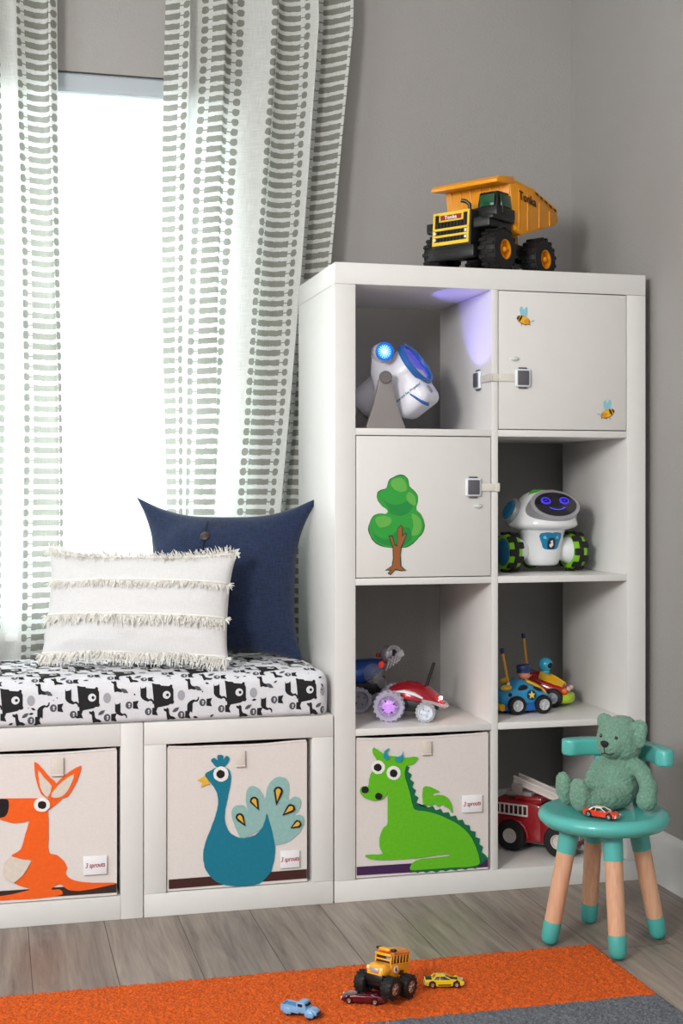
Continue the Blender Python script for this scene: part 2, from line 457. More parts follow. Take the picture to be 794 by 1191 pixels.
# cellular shade in the window recess
sh = thing('cellular_shade', 'white pleated window shade glowing with daylight, grey headrail on top', 'window shade', ((WX0 + WX1) / 2, .525, WZ0 + .02))
SW = WX1 - WX0 - .012; SH = WZ1 - WZ0 - .02
RAIL = mat('satin_grey_rail', 'b4bcc2', .35, var=.01)
m = MB(); m.side([(-.027, 0), (.02, 0), (.02, .052), (-.018, .052), (-.029, .044), (-.031, .010)], SW, bev=.0015)
m.warp(lambda c: (c.y, c.x, c.z + SH - .054)); m.obj('headrail', RAIL, sh)
m = MB(); b = bmesh.new(); prev = None; n = int((SH - .07) / .0095)
for side_ in (-1, 1):
    prev = None
    for i in range(n + 1):
        z = .012 + i * (SH - .068) / n; y = side_ * (.011 if i % 2 else .003)
        cur = [b.verts.new((-SW / 2, y, z)), b.verts.new((SW / 2, y, z))]
        if prev: b.faces.new((prev[0], prev[1], cur[1], cur[0]))
        prev = cur
m.merge(b); m.obj('pleated_cloth', shade_material(), sh, smooth=None)
m = MB(); m.box((0, 0, .006), (SW, .03, .014), .004); m.obj('bottom_rail', RAIL, sh)

# ------------------------------------------------------------------ curtains and rod
CURT = curtain_material()


def curtain(name, label, ztop, zbot, xl, xr, folds, phase, y0=.447, amp=.027, um=0., dl=.9):
    """xl(z), xr(z) give the edges at height z"""
    NU, NV = 260, 90
    b = bmesh.new(); uvl = b.loops.layers.uv.new('UVMap'); grid = []; uvs = []
    rnd = random.Random(hash(name) % 7 + int(phase * 10))
    off = [rnd.uniform(-1, 1) for _ in range(40)]
    for j in range(NV + 1):
        t = j / NV; z = ztop + (zbot - ztop) * t
        L_, R_ = xl(z), xr(z); row = []; ur = []; s = 0; last = None
        for i in range(NU + 1):
            q = i / NU
            ph = 2 * PI * folds * (q + .035 * math.sin(5.1 * q + phase) + .012 * math.sin(2.6 * z + 9 * q))
            k = int(q * folds * 2) % 40
            a = amp * (1 + .35 * math.sin(3.7 * q * folds / 2 + phase)) * (.82 + .18 * math.sin(1.7 * z + 6 * q))
            x = L_ + (R_ - L_) * q + .42 * (R_ - L_) / folds * .5 * (math.sin(ph + dl) - math.sin(dl)) * .62
            y = y0 + a * math.cos(ph) + .003 * noise.noise((x * 20, z * 6, phase))
            p = Vector((x, y, z))
            if last is not None: s += (p - last).length
            last = p; row.append(b.verts.new(p)); ur.append(s)
        grid.append(row); uvs.append(ur)
    tot = uvs[0][-1]
    for j in range(NV):
        for i in range(NU):
            f = b.faces.new((grid[j][i], grid[j + 1][i], grid[j + 1][i + 1], grid[j][i + 1])); f.smooth = True
            for l, (jj, ii) in zip(f.loops, ((j, i), (j + 1, i), (j + 1, i + 1), (j, i + 1))):
                zz = ztop + (zbot - ztop) * jj / NV
                l[uvl].uv = (um + uvs[jj][ii] * tot / max(uvs[jj][-1], .01), zz)
    me = bpy.data.meshes.new(name); b.to_mesh(me); b.free(); me.materials.append(CURT)
    o = bpy.data.objects.new(name, me); COL.objects.link(o)
    return tag(o, label, 'curtain')


lerp = lambda a, b, t: a + (b - a) * max(0, min(1, t))
curtain('curtain', 'sheer linen curtain with grey oar-like print hanging beside the white shelf', 2.375, .06,
        lambda z: -.340 + .006 * math.sin(z * 3), lambda z: lerp(.012, .138, (z - .9) / 1.3), 4.6, .4, um=.1075 - .002, dl=-.9)
curtain('curtain', 'sheer linen curtain with grey oar-like print at the left edge of the window', 2.375, .06,
        lambda z: -1.12, lambda z: -.583 + .01 * math.sin(z * 2.1), 5.5, 2.2, um=.06)
rod = thing('curtain_rod', 'dark metal curtain rod above the window carrying both linen curtains', 'curtain rod', (-.5, .447, 2.39))
ROD = mat('bronze_metal', '3a332d', .35, metal=.8)
m = MB(); m.cyl((-1.05, 0, 0), (.74, 0, 0), .0125, n=20, bev=.002); m.obj('pole', ROD, rod)
for x in (-1.07, .76):
    m = MB(); m.ell((x, 0, 0), .026); m.obj('finial', ROD, rod)
for x in (-.85, .70):
    m = MB(); m.cyl((x, .053, 0), (x, .013, 0), .006, n=12); m.cyl((x, .053, -.0), (x, .047, 0), .022, n=20); m.cyl((x - .006, 0, 0), (x + .006, 0, 0), .018, n=20); m.obj('bracket', ROD, rod)

# ------------------------------------------------------------------ tall shelving unit
TW, TH, TD, FT = .79, 1.49, .39, .05
ZL = [.05, .4015, .753, 1.1045, 1.44]
su = thing('shelving_unit', 'tall white cube shelving unit, two by four compartments, holding the toys', 'shelving unit', (0, 0, 0))


def board(name, x0, x1, z0, z1, parent, y0=0, y1=TD, bev=.0012):
    mm = MB(); mm.box(((x0 + x1) / 2, (y0 + y1) / 2, (z0 + z1) / 2), (x1 - x0, y1 - y0, z1 - z0), bev); return mm.obj(name, LAM, parent)


board('top_panel', 0, TW, TH - FT, TH, su); board('bottom_panel', 0, TW, 0, FT, su)
board('side_panel', 0, FT, FT + .0004, TH - FT - .0004, su); board('side_panel', TW - FT, TW, FT + .0004, TH - FT - .0004, su)
board('divider', .387, .403, FT, TH - FT, su)
for k in (1, 2, 3):
    for x0, x1 in ((FT, .387), (.403, TW - FT)):
        board('shelf', x0, x1, ZL[k] - .016, ZL[k], su, y0=.0005)

INK = mat('sticker_outline_ink', '23402a', .5); LEAF = mat('sticker_green', '2f9e3a', .5); LEAFL = mat('sticker_light_green', '63b04b', .5); TRUNK = mat('sticker_brown', '9a5a2e', .5)
LEAFD = mat('sticker_mid_green', '1f8a3c', .5)
STK = .0004


def door(x0, x1, z0, z1):
    g = .0022
    mm = MB(); mm.box(((x0 + x1) / 2, .008, (z0 + z1) / 2), (x1 - x0 - 2 * g, .016, z1 - z0 - 2 * g), .0012)
    d = mm.obj('door', LAMD, su)
    # the rest of the insert: thin box standing in the compartment
    mm = MB(); t = .012
    for c, s in ((((x0 + x1) / 2, .2, z0 + t / 2), (x1 - x0 - .001, .36, t)), (((x0 + x1) / 2, .2, z1 - t / 2), (x1 - x0 - .001, .36, t)),
                 ((x0 + t / 2 + .0005, .2, (z0 + z1) / 2), (t, .36, z1 - z0 - 2 * t)), ((x1 - t / 2 - .0005, .2, (z0 + z1) / 2), (t, .36, z1 - z0 - 2 * t)),
                 (((x0 + x1) / 2, .375, (z0 + z1) / 2), (x1 - x0 - 2 * t, .008, z1 - z0 - 2 * t))):
        mm.box(c, s)
    mm.obj('door_insert_box', LAMD, su)
    return d


d1 = door(.403, .74, ZL[3], ZL[4])
d2 = door(.05, .387, ZL[2], ZL[3] - .016)
CLEARB = mat('clear_bumper', 'cfd2d0', .15, coat=.6)
for dd, p in ((d1, (.4455, 1.2755)), (d2, (.352, .922))):
    mm = MB(); mm.ell((p[0], -.001, p[1]), (.011, .006, .006)); mm.obj('door_bumper', CLEARB, dd)


def decal_layers(layers, name, parent, y=-.0004, mats=None):
    """layers: list of (material index, polygon in x,z) stacked 0.2 mm apart towards the viewer"""
    mm = MB()
    for i, (mi, poly) in enumerate(layers):
        mm.prism(poly, (0, y - .00018 * i, 0), (1, 0, 0), (0, 0, 1), .00018, mi)
    return mm.obj(name, mats, parent, smooth=None)


# sticker and felt outlines in metres (x, z) on the unit fronts; each entry is (colour index, outline)
ART_DRAGON = [(0,[(0.053,0.08),(0.214,0.079),(0.378,0.08),(0.378,0.058),(0.214,0.058),(0.053,0.06)]),(1,[(0.169,0.313),(0.182,0.307),(0.178,0.296),(0.188,0.289),(0.183,0.278),(0.193,0.27),(0.189,0.259),(0.198,0.251),(0.194,0.241),(0.204,0.234),(0.199,0.222),(0.209,0.214),(0.208,0.214),(0.219,0.218),(0.227,0.208),(0.239,0.212),(0.247,0.201),(0.259,0.204),(0.266,0.194),(0.279,0.195),(0.284,0.184),(0.297,0.186),(0.302,0.174),(0.314,0.175),(0.32,0.163),(0.332,0.16),(0.334,0.148),(0.347,0.144),(0.346,0.132),(0.358,0.127),(0.356,0.114),(0.366,0.107),(0.362,0.095),(0.372,0.087),(0.378,0.078),(0.355,0.063),(0.311,0.061),(0.311,0.126),(0.262,0.176),(0.195,0.198),(0.166,0.255)]),(1,[(0.185,0.07),(0.185,0.057),(0.192,0.06),(0.202,0.056),(0.211,0.06),(0.223,0.055),(0.236,0.059),(0.248,0.054),(0.26,0.059),(0.272,0.055),(0.284,0.059),(0.296,0.055),(0.309,0.06),(0.321,0.055),(0.333,0.06),(0.346,0.056),(0.355,0.063),(0.355,0.072)]),(2,[(0.215,0.219),(0.213,0.238),(0.215,0.256),(0.221,0.26),(0.233,0.258),(0.248,0.25),(0.258,0.244),(0.248,0.243),(0.238,0.241),(0.244,0.234),(0.233,0.229),(0.226,0.222)]),(2,[(0.216,0.217),(0.217,0.22),(0.221,0.224),(0.226,0.228),(0.23,0.23),(0.235,0.233),(0.24,0.235),(0.246,0.237),(0.252,0.238),(0.258,0.237),(0.265,0.236),(0.271,0.233),(0.277,0.229),(0.281,0.223),(0.284,0.217),(0.287,0.21),(0.288,0.203),(0.289,0.196),(0.288,0.193),(0.286,0.194),(0.283,0.199),(0.279,0.203),(0.276,0.205),(0.273,0.207),(0.27,0.208),(0.267,0.211),(0.265,0.213),(0.262,0.214),(0.259,0.212),(0.256,0.21),(0.253,0.209),(0.25,0.211),(0.248,0.214),(0.245,0.216),(0.242,0.216),(0.238,0.214),(0.233,0.213),(0.227,0.214),(0.22,0.215)]),(2,[(0.13,0.257),(0.128,0.248),(0.128,0.239),(0.128,0.229),(0.128,0.217),(0.128,0.204),(0.128,0.193),(0.128,0.185),(0.128,0.179),(0.126,0.174),(0.123,0.171),(0.119,0.169),(0.116,0.165),(0.113,0.159),(0.11,0.151),(0.108,0.144),(0.108,0.136),(0.108,0.128),(0.109,0.121),(0.112,0.115),(0.115,0.11),(0.116,0.107),(0.11,0.106),(0.102,0.106),(0.094,0.107),(0.086,0.107),(0.077,0.107),(0.073,0.106),(0.074,0.103),(0.078,0.1),(0.085,0.097),(0.093,0.095),(0.103,0.093),(0.118,0.092),(0.14,0.091),(0.167,0.091),(0.194,0.091),(0.224,0.093),(0.254,0.095),(0.275,0.096),(0.284,0.095),(0.283,0.093),(0.276,0.091),(0.258,0.09),(0.234,0.089),(0.214,0.089),(0.204,0.087),(0.198,0.086),(0.194,0.084),(0.189,0.081),(0.187,0.078),(0.185,0.074),(0.183,0.071),(0.182,0.067),(0.185,0.064),(0.194,0.063),(0.207,0.063),(0.223,0.063),(0.244,0.063),(0.268,0.063),(0.292,0.063),(0.314,0.062),(0.335,0.062),(0.35,0.064),(0.357,0.068),(0.357,0.074),(0.355,0.081),(0.354,0.09),(0.35,0.099),(0.347,0.109),(0.342,0.119),(0.337,0.129),(0.331,0.138),(0.324,0.146),(0.316,0.154),(0.306,0.162),(0.293,0.171),(0.277,0.179),(0.262,0.187),(0.249,0.192),(0.235,0.197),(0.223,0.2),(0.213,0.202),(0.203,0.203),(0.195,0.206),(0.191,0.211),(0.189,0.218),(0.187,0.225),(0.185,0.234),(0.183,0.244),(0.18,0.254),(0.177,0.264),(0.174,0.273),(0.171,0.282),(0.17,0.29),(0.168,0.298),(0.166,0.301),(0.16,0.296),(0.153,0.288),(0.147,0.279),(0.14,0.272),(0.134,0.264)]),(2,[(0.094,0.357),(0.096,0.357),(0.098,0.355),(0.101,0.353),(0.105,0.351),(0.11,0.347),(0.114,0.344),(0.118,0.342),(0.122,0.339),(0.127,0.337),(0.134,0.336),(0.141,0.335),(0.149,0.334),(0.156,0.332),(0.163,0.331),(0.17,0.33),(0.181,0.33),(0.192,0.331),(0.2,0.33),(0.202,0.328),(0.201,0.324),(0.198,0.321),(0.196,0.318),(0.193,0.316),(0.189,0.313),(0.184,0.312),(0.178,0.312),(0.174,0.31),(0.172,0.306),(0.171,0.301),(0.17,0.296),(0.169,0.291),(0.168,0.287),(0.166,0.282),(0.162,0.277),(0.157,0.272),(0.151,0.267),(0.144,0.261),(0.135,0.254),(0.127,0.249),(0.124,0.244),(0.121,0.24),(0.118,0.237),(0.112,0.234),(0.104,0.233),(0.097,0.232),(0.089,0.234),(0.082,0.236),(0.075,0.239),(0.07,0.242),(0.066,0.246),(0.063,0.25),(0.061,0.254),(0.06,0.258),(0.061,0.262),(0.062,0.264),(0.065,0.267),(0.068,0.268),(0.072,0.267),(0.076,0.265),(0.08,0.267),(0.082,0.273),(0.083,0.283),(0.085,0.291),(0.087,0.296),(0.089,0.299),(0.09,0.302),(0.092,0.306),(0.093,0.309),(0.094,0.313),(0.097,0.318),(0.1,0.323),(0.101,0.328),(0.099,0.332),(0.096,0.337),(0.093,0.341),(0.092,0.344),(0.091,0.347),(0.091,0.35),(0.091,0.353),(0.093,0.356)]),(3,[(0.121,0.31),(0.121,0.306),(0.119,0.302),(0.116,0.299),(0.113,0.296),(0.109,0.295),(0.105,0.295),(0.1,0.295),(0.096,0.297),(0.093,0.3),(0.09,0.303),(0.089,0.307),(0.088,0.311),(0.089,0.316),(0.09,0.319),(0.093,0.323),(0.096,0.325),(0.1,0.326),(0.105,0.327),(0.109,0.326),(0.113,0.324),(0.116,0.321),(0.119,0.318),(0.121,0.314)]),(4,[(0.113,0.31),(0.113,0.307),(0.112,0.305),(0.11,0.303),(0.108,0.302),(0.106,0.301),(0.104,0.301),(0.101,0.302),(0.099,0.303),(0.097,0.304),(0.095,0.306),(0.094,0.308),(0.094,0.311),(0.094,0.313),(0.095,0.315),(0.097,0.317),(0.099,0.318),(0.101,0.319),(0.104,0.319),(0.106,0.319),(0.108,0.318),(0.11,0.316),(0.112,0.314),(0.113,0.312)]),(3,[(0.159,0.295),(0.159,0.29),(0.157,0.286),(0.154,0.283),(0.151,0.281),(0.147,0.279),(0.142,0.279),(0.138,0.28),(0.134,0.282),(0.13,0.284),(0.127,0.288),(0.126,0.292),(0.125,0.296),(0.126,0.301),(0.127,0.304),(0.13,0.308),(0.134,0.31),(0.138,0.312),(0.142,0.312),(0.147,0.311),(0.151,0.309),(0.154,0.307),(0.157,0.303),(0.159,0.299)]),(4,[(0.152,0.294),(0.151,0.292),(0.15,0.29),(0.149,0.288),(0.147,0.286),(0.145,0.286),(0.142,0.285),(0.14,0.286),(0.137,0.287),(0.135,0.288),(0.134,0.29),(0.133,0.293),(0.133,0.295),(0.133,0.297),(0.134,0.3),(0.135,0.301),(0.137,0.303),(0.14,0.304),(0.142,0.304),(0.145,0.303),(0.147,0.302),(0.149,0.301),(0.15,0.299),(0.151,0.296)]),(4,[(0.081,0.259),(0.081,0.257),(0.08,0.255),(0.078,0.254),(0.077,0.252),(0.075,0.252),(0.072,0.252),(0.07,0.252),(0.068,0.253),(0.066,0.254),(0.065,0.256),(0.064,0.258),(0.064,0.26),(0.064,0.262),(0.065,0.264),(0.066,0.266),(0.068,0.267),(0.07,0.268),(0.072,0.268),(0.075,0.268),(0.077,0.267),(0.078,0.265),(0.08,0.264),(0.081,0.261)]),(4,[(0.114,0.242),(0.114,0.24),(0.113,0.239),(0.112,0.237),(0.11,0.236),(0.108,0.235),(0.106,0.235),(0.103,0.236),(0.101,0.236),(0.099,0.238),(0.098,0.239),(0.097,0.241),(0.097,0.243),(0.097,0.245),(0.098,0.247),(0.099,0.249),(0.101,0.25),(0.103,0.251),(0.106,0.251),(0.108,0.25),(0.11,0.249),(0.112,0.248),(0.113,0.246),(0.114,0.245)]),(5,[(0.132,0.354),(0.13,0.354),(0.127,0.353),(0.124,0.351),(0.121,0.349),(0.119,0.347),(0.118,0.343),(0.117,0.339),(0.117,0.335),(0.118,0.331),(0.121,0.329),(0.124,0.327),(0.127,0.327),(0.13,0.328),(0.132,0.33),(0.133,0.332),(0.132,0.333),(0.13,0.335),(0.128,0.337),(0.127,0.339),(0.126,0.342),(0.126,0.345),(0.128,0.348),(0.131,0.352)]),(5,[(0.164,0.347),(0.164,0.345),(0.163,0.34),(0.162,0.337),(0.159,0.335),(0.155,0.334),(0.151,0.333),(0.148,0.332),(0.146,0.33),(0.145,0.328),(0.146,0.325),(0.148,0.322),(0.151,0.321),(0.155,0.32),(0.159,0.321),(0.162,0.323),(0.164,0.326),(0.165,0.329),(0.166,0.333),(0.165,0.338),(0.165,0.344)])]
ART_PEACOCK = [(0,[(-0.385,0.081),(-0.229,0.082),(-0.065,0.083),(-0.065,0.062),(-0.229,0.061),(-0.385,0.06)]),(1,[(-0.214,0.163),(-0.221,0.165),(-0.224,0.169),(-0.227,0.175),(-0.23,0.182),(-0.233,0.189),(-0.236,0.197),(-0.239,0.206),(-0.241,0.213),(-0.242,0.219),(-0.242,0.223),(-0.242,0.227),(-0.24,0.231),(-0.239,0.234),(-0.237,0.236),(-0.234,0.238),(-0.231,0.24),(-0.227,0.24),(-0.223,0.24),(-0.218,0.24),(-0.214,0.239),(-0.211,0.236),(-0.208,0.231),(-0.205,0.227),(-0.204,0.226),(-0.204,0.229),(-0.206,0.234),(-0.207,0.24),(-0.209,0.246),(-0.209,0.252),(-0.209,0.257),(-0.209,0.263),(-0.208,0.267),(-0.207,0.272),(-0.205,0.275),(-0.203,0.278),(-0.201,0.28),(-0.198,0.282),(-0.195,0.282),(-0.191,0.282),(-0.188,0.281),(-0.185,0.279),(-0.181,0.277),(-0.178,0.274),(-0.175,0.27),(-0.172,0.265),(-0.169,0.259),(-0.167,0.254),(-0.165,0.252),(-0.163,0.255),(-0.162,0.262),(-0.161,0.27),(-0.159,0.277),(-0.156,0.282),(-0.153,0.287),(-0.15,0.291),(-0.146,0.294),(-0.142,0.297),(-0.138,0.299),(-0.133,0.3),(-0.129,0.3),(-0.125,0.299),(-0.121,0.298),(-0.117,0.296),(-0.114,0.293),(-0.112,0.29),(-0.11,0.286),(-0.109,0.281),(-0.108,0.276),(-0.108,0.269),(-0.109,0.26),(-0.11,0.252),(-0.11,0.247),(-0.107,0.246),(-0.103,0.248),(-0.099,0.251),(-0.095,0.253),(-0.092,0.252),(-0.088,0.251),(-0.085,0.25),(-0.083,0.247),(-0.081,0.244),(-0.08,0.241),(-0.08,0.237),(-0.08,0.233),(-0.081,0.229),(-0.083,0.225),(-0.086,0.221),(-0.088,0.217),(-0.091,0.214),(-0.095,0.212),(-0.097,0.21),(-0.098,0.208),(-0.096,0.208),(-0.091,0.209),(-0.086,0.21),(-0.082,0.21),(-0.079,0.208),(-0.076,0.207),(-0.074,0.204),(-0.073,0.201),(-0.072,0.198),(-0.072,0.193),(-0.072,0.189),(-0.074,0.184),(-0.077,0.179),(-0.08,0.174),(-0.084,0.168),(-0.089,0.164),(-0.095,0.159),(-0.101,0.154),(-0.107,0.151),(-0.113,0.148),(-0.12,0.146),(-0.126,0.145),(-0.132,0.144),(-0.138,0.144),(-0.143,0.144),(-0.147,0.144),(-0.151,0.145),(-0.154,0.149),(-0.156,0.157),(-0.156,0.168),(-0.157,0.179),(-0.162,0.185),(-0.173,0.182),(-0.188,0.175),(-0.203,0.167)]),(2,[(-0.303,0.312),(-0.302,0.316),(-0.298,0.319),(-0.293,0.321),(-0.289,0.323),(-0.285,0.325),(-0.282,0.327),(-0.278,0.328),(-0.274,0.329),(-0.269,0.329),(-0.264,0.329),(-0.259,0.328),(-0.255,0.327),(-0.251,0.325),(-0.249,0.323),(-0.246,0.32),(-0.245,0.316),(-0.244,0.312),(-0.243,0.307),(-0.243,0.301),(-0.244,0.295),(-0.245,0.288),(-0.246,0.281),(-0.248,0.273),(-0.25,0.265),(-0.251,0.258),(-0.253,0.251),(-0.254,0.244),(-0.256,0.237),(-0.257,0.231),(-0.257,0.225),(-0.258,0.219),(-0.258,0.214),(-0.258,0.209),(-0.257,0.204),(-0.256,0.199),(-0.254,0.194),(-0.252,0.189),(-0.25,0.185),(-0.247,0.18),(-0.243,0.176),(-0.238,0.173),(-0.232,0.169),(-0.225,0.166),(-0.219,0.165),(-0.213,0.164),(-0.206,0.165),(-0.199,0.166),(-0.193,0.168),(-0.187,0.17),(-0.182,0.174),(-0.178,0.177),(-0.174,0.182),(-0.17,0.187),(-0.168,0.192),(-0.166,0.198),(-0.164,0.203),(-0.163,0.208),(-0.162,0.213),(-0.161,0.216),(-0.16,0.218),(-0.159,0.215),(-0.157,0.211),(-0.156,0.205),(-0.154,0.198),(-0.152,0.192),(-0.15,0.185),(-0.148,0.177),(-0.146,0.17),(-0.145,0.162),(-0.143,0.155),(-0.142,0.148),(-0.141,0.141),(-0.141,0.133),(-0.141,0.126),(-0.142,0.118),(-0.143,0.11),(-0.145,0.102),(-0.147,0.095),(-0.149,0.087),(-0.153,0.08),(-0.158,0.074),(-0.164,0.068),(-0.171,0.062),(-0.178,0.058),(-0.187,0.056),(-0.195,0.055),(-0.205,0.055),(-0.214,0.055),(-0.225,0.055),(-0.236,0.056),(-0.247,0.058),(-0.257,0.06),(-0.265,0.063),(-0.272,0.066),(-0.278,0.07),(-0.283,0.074),(-0.288,0.079),(-0.293,0.085),(-0.297,0.091),(-0.301,0.097),(-0.304,0.104),(-0.305,0.112),(-0.307,0.12),(-0.307,0.128),(-0.307,0.136),(-0.306,0.144),(-0.304,0.152),(-0.302,0.16),(-0.299,0.168),(-0.296,0.176),(-0.292,0.184),(-0.289,0.192),(-0.286,0.201),(-0.282,0.21),(-0.279,0.219),(-0.277,0.227),(-0.275,0.233),(-0.274,0.239),(-0.273,0.244),(-0.273,0.25),(-0.273,0.256),(-0.274,0.262),(-0.275,0.268),(-0.277,0.274),(-0.28,0.279),(-0.283,0.285),(-0.287,0.29),(-0.29,0.295),(-0.294,0.3),(-0.298,0.305),(-0.302,0.309)]),(2,[(-0.274,0.328),(-0.277,0.33),(-0.281,0.333),(-0.284,0.337),(-0.286,0.34),(-0.288,0.342),(-0.289,0.344),(-0.289,0.346),(-0.288,0.348),(-0.287,0.349),(-0.285,0.35),(-0.283,0.35),(-0.281,0.351),(-0.279,0.349),(-0.277,0.347),(-0.276,0.346),(-0.275,0.345),(-0.274,0.347),(-0.275,0.349),(-0.275,0.352),(-0.275,0.354),(-0.274,0.356),(-0.272,0.357),(-0.27,0.357),(-0.268,0.357),(-0.267,0.357),(-0.265,0.357),(-0.263,0.356),(-0.261,0.354),(-0.261,0.352),(-0.261,0.35),(-0.261,0.347),(-0.26,0.346),(-0.259,0.347),(-0.258,0.35),(-0.256,0.352),(-0.255,0.354),(-0.253,0.354),(-0.251,0.353),(-0.249,0.352),(-0.248,0.35),(-0.247,0.349),(-0.247,0.347),(-0.247,0.344),(-0.249,0.342),(-0.25,0.339),(-0.253,0.335),(-0.256,0.332),(-0.259,0.329),(-0.262,0.328),(-0.266,0.327),(-0.27,0.327)]),(3,[(-0.249,0.312),(-0.25,0.308),(-0.251,0.304),(-0.254,0.3),(-0.258,0.298),(-0.262,0.296),(-0.267,0.296),(-0.271,0.297),(-0.275,0.299),(-0.279,0.302),(-0.282,0.305),(-0.283,0.31),(-0.284,0.314),(-0.283,0.319),(-0.282,0.323),(-0.279,0.326),(-0.275,0.329),(-0.271,0.33),(-0.267,0.331),(-0.262,0.33),(-0.258,0.328),(-0.254,0.325),(-0.251,0.321),(-0.25,0.317)]),(4,[(-0.258,0.313),(-0.258,0.31),(-0.259,0.308),(-0.261,0.306),(-0.263,0.305),(-0.265,0.304),(-0.267,0.304),(-0.27,0.304),(-0.272,0.305),(-0.274,0.307),(-0.276,0.309),(-0.277,0.311),(-0.277,0.314),(-0.277,0.316),(-0.276,0.318),(-0.274,0.32),(-0.272,0.322),(-0.27,0.323),(-0.267,0.323),(-0.265,0.322),(-0.263,0.321),(-0.261,0.32),(-0.259,0.318),(-0.258,0.315)]),(5,[(-0.304,0.311),(-0.299,0.306),(-0.291,0.292),(-0.303,0.29),(-0.313,0.285),(-0.309,0.296),(-0.321,0.302),(-0.313,0.306)]),(4,[(-0.21,0.191),(-0.229,0.205),(-0.231,0.208),(-0.232,0.21),(-0.233,0.214),(-0.232,0.217),(-0.231,0.219),(-0.228,0.221),(-0.225,0.222),(-0.222,0.222),(-0.219,0.221),(-0.217,0.219),(-0.215,0.216),(-0.214,0.213)]),(5,[(-0.214,0.198),(-0.226,0.209),(-0.228,0.21),(-0.228,0.212),(-0.229,0.213),(-0.228,0.215),(-0.227,0.216),(-0.226,0.217),(-0.224,0.218),(-0.223,0.218),(-0.221,0.217),(-0.22,0.216),(-0.219,0.215),(-0.218,0.213)]),(4,[(-0.179,0.226),(-0.196,0.242),(-0.199,0.244),(-0.2,0.247),(-0.2,0.25),(-0.199,0.253),(-0.197,0.256),(-0.195,0.257),(-0.192,0.258),(-0.188,0.258),(-0.185,0.256),(-0.183,0.254),(-0.181,0.251),(-0.181,0.248)]),(5,[(-0.183,0.233),(-0.194,0.245),(-0.195,0.246),(-0.196,0.248),(-0.196,0.249),(-0.195,0.251),(-0.194,0.252),(-0.193,0.253),(-0.191,0.254),(-0.189,0.254),(-0.188,0.253),(-0.186,0.252),(-0.185,0.25),(-0.185,0.248)]),(4,[(-0.139,0.235),(-0.144,0.266),(-0.145,0.269),(-0.144,0.272),(-0.142,0.275),(-0.14,0.277),(-0.136,0.278),(-0.133,0.278),(-0.129,0.277),(-0.127,0.275),(-0.125,0.272),(-0.124,0.269),(-0.124,0.265),(-0.125,0.262)]),(5,[(-0.137,0.245),(-0.14,0.267),(-0.14,0.269),(-0.14,0.271),(-0.139,0.272),(-0.137,0.273),(-0.135,0.274),(-0.133,0.274),(-0.132,0.273),(-0.13,0.272),(-0.129,0.27),(-0.128,0.268),(-0.128,0.267),(-0.129,0.265)]),(4,[(-0.125,0.211),(-0.114,0.231),(-0.112,0.234),(-0.109,0.236),(-0.106,0.237),(-0.103,0.236),(-0.1,0.235),(-0.097,0.233),(-0.096,0.23),(-0.095,0.227),(-0.095,0.224),(-0.097,0.221),(-0.099,0.219),(-0.102,0.218)]),(5,[(-0.119,0.216),(-0.11,0.23),(-0.109,0.231),(-0.107,0.232),(-0.106,0.232),(-0.104,0.232),(-0.102,0.232),(-0.101,0.23),(-0.1,0.229),(-0.099,0.227),(-0.1,0.226),(-0.1,0.224),(-0.101,0.223),(-0.103,0.222)]),(4,[(-0.106,0.181),(-0.096,0.195),(-0.094,0.197),(-0.092,0.199),(-0.089,0.199),(-0.086,0.198),(-0.083,0.196),(-0.082,0.194),(-0.081,0.191),(-0.08,0.189),(-0.081,0.186),(-0.083,0.184),(-0.085,0.182),(-0.088,0.182)]),(5,[(-0.101,0.184),(-0.093,0.193),(-0.092,0.194),(-0.091,0.195),(-0.089,0.195),(-0.087,0.195),(-0.086,0.194),(-0.085,0.192),(-0.084,0.191),(-0.084,0.189),(-0.085,0.188),(-0.086,0.187),(-0.087,0.186),(-0.089,0.185)])]
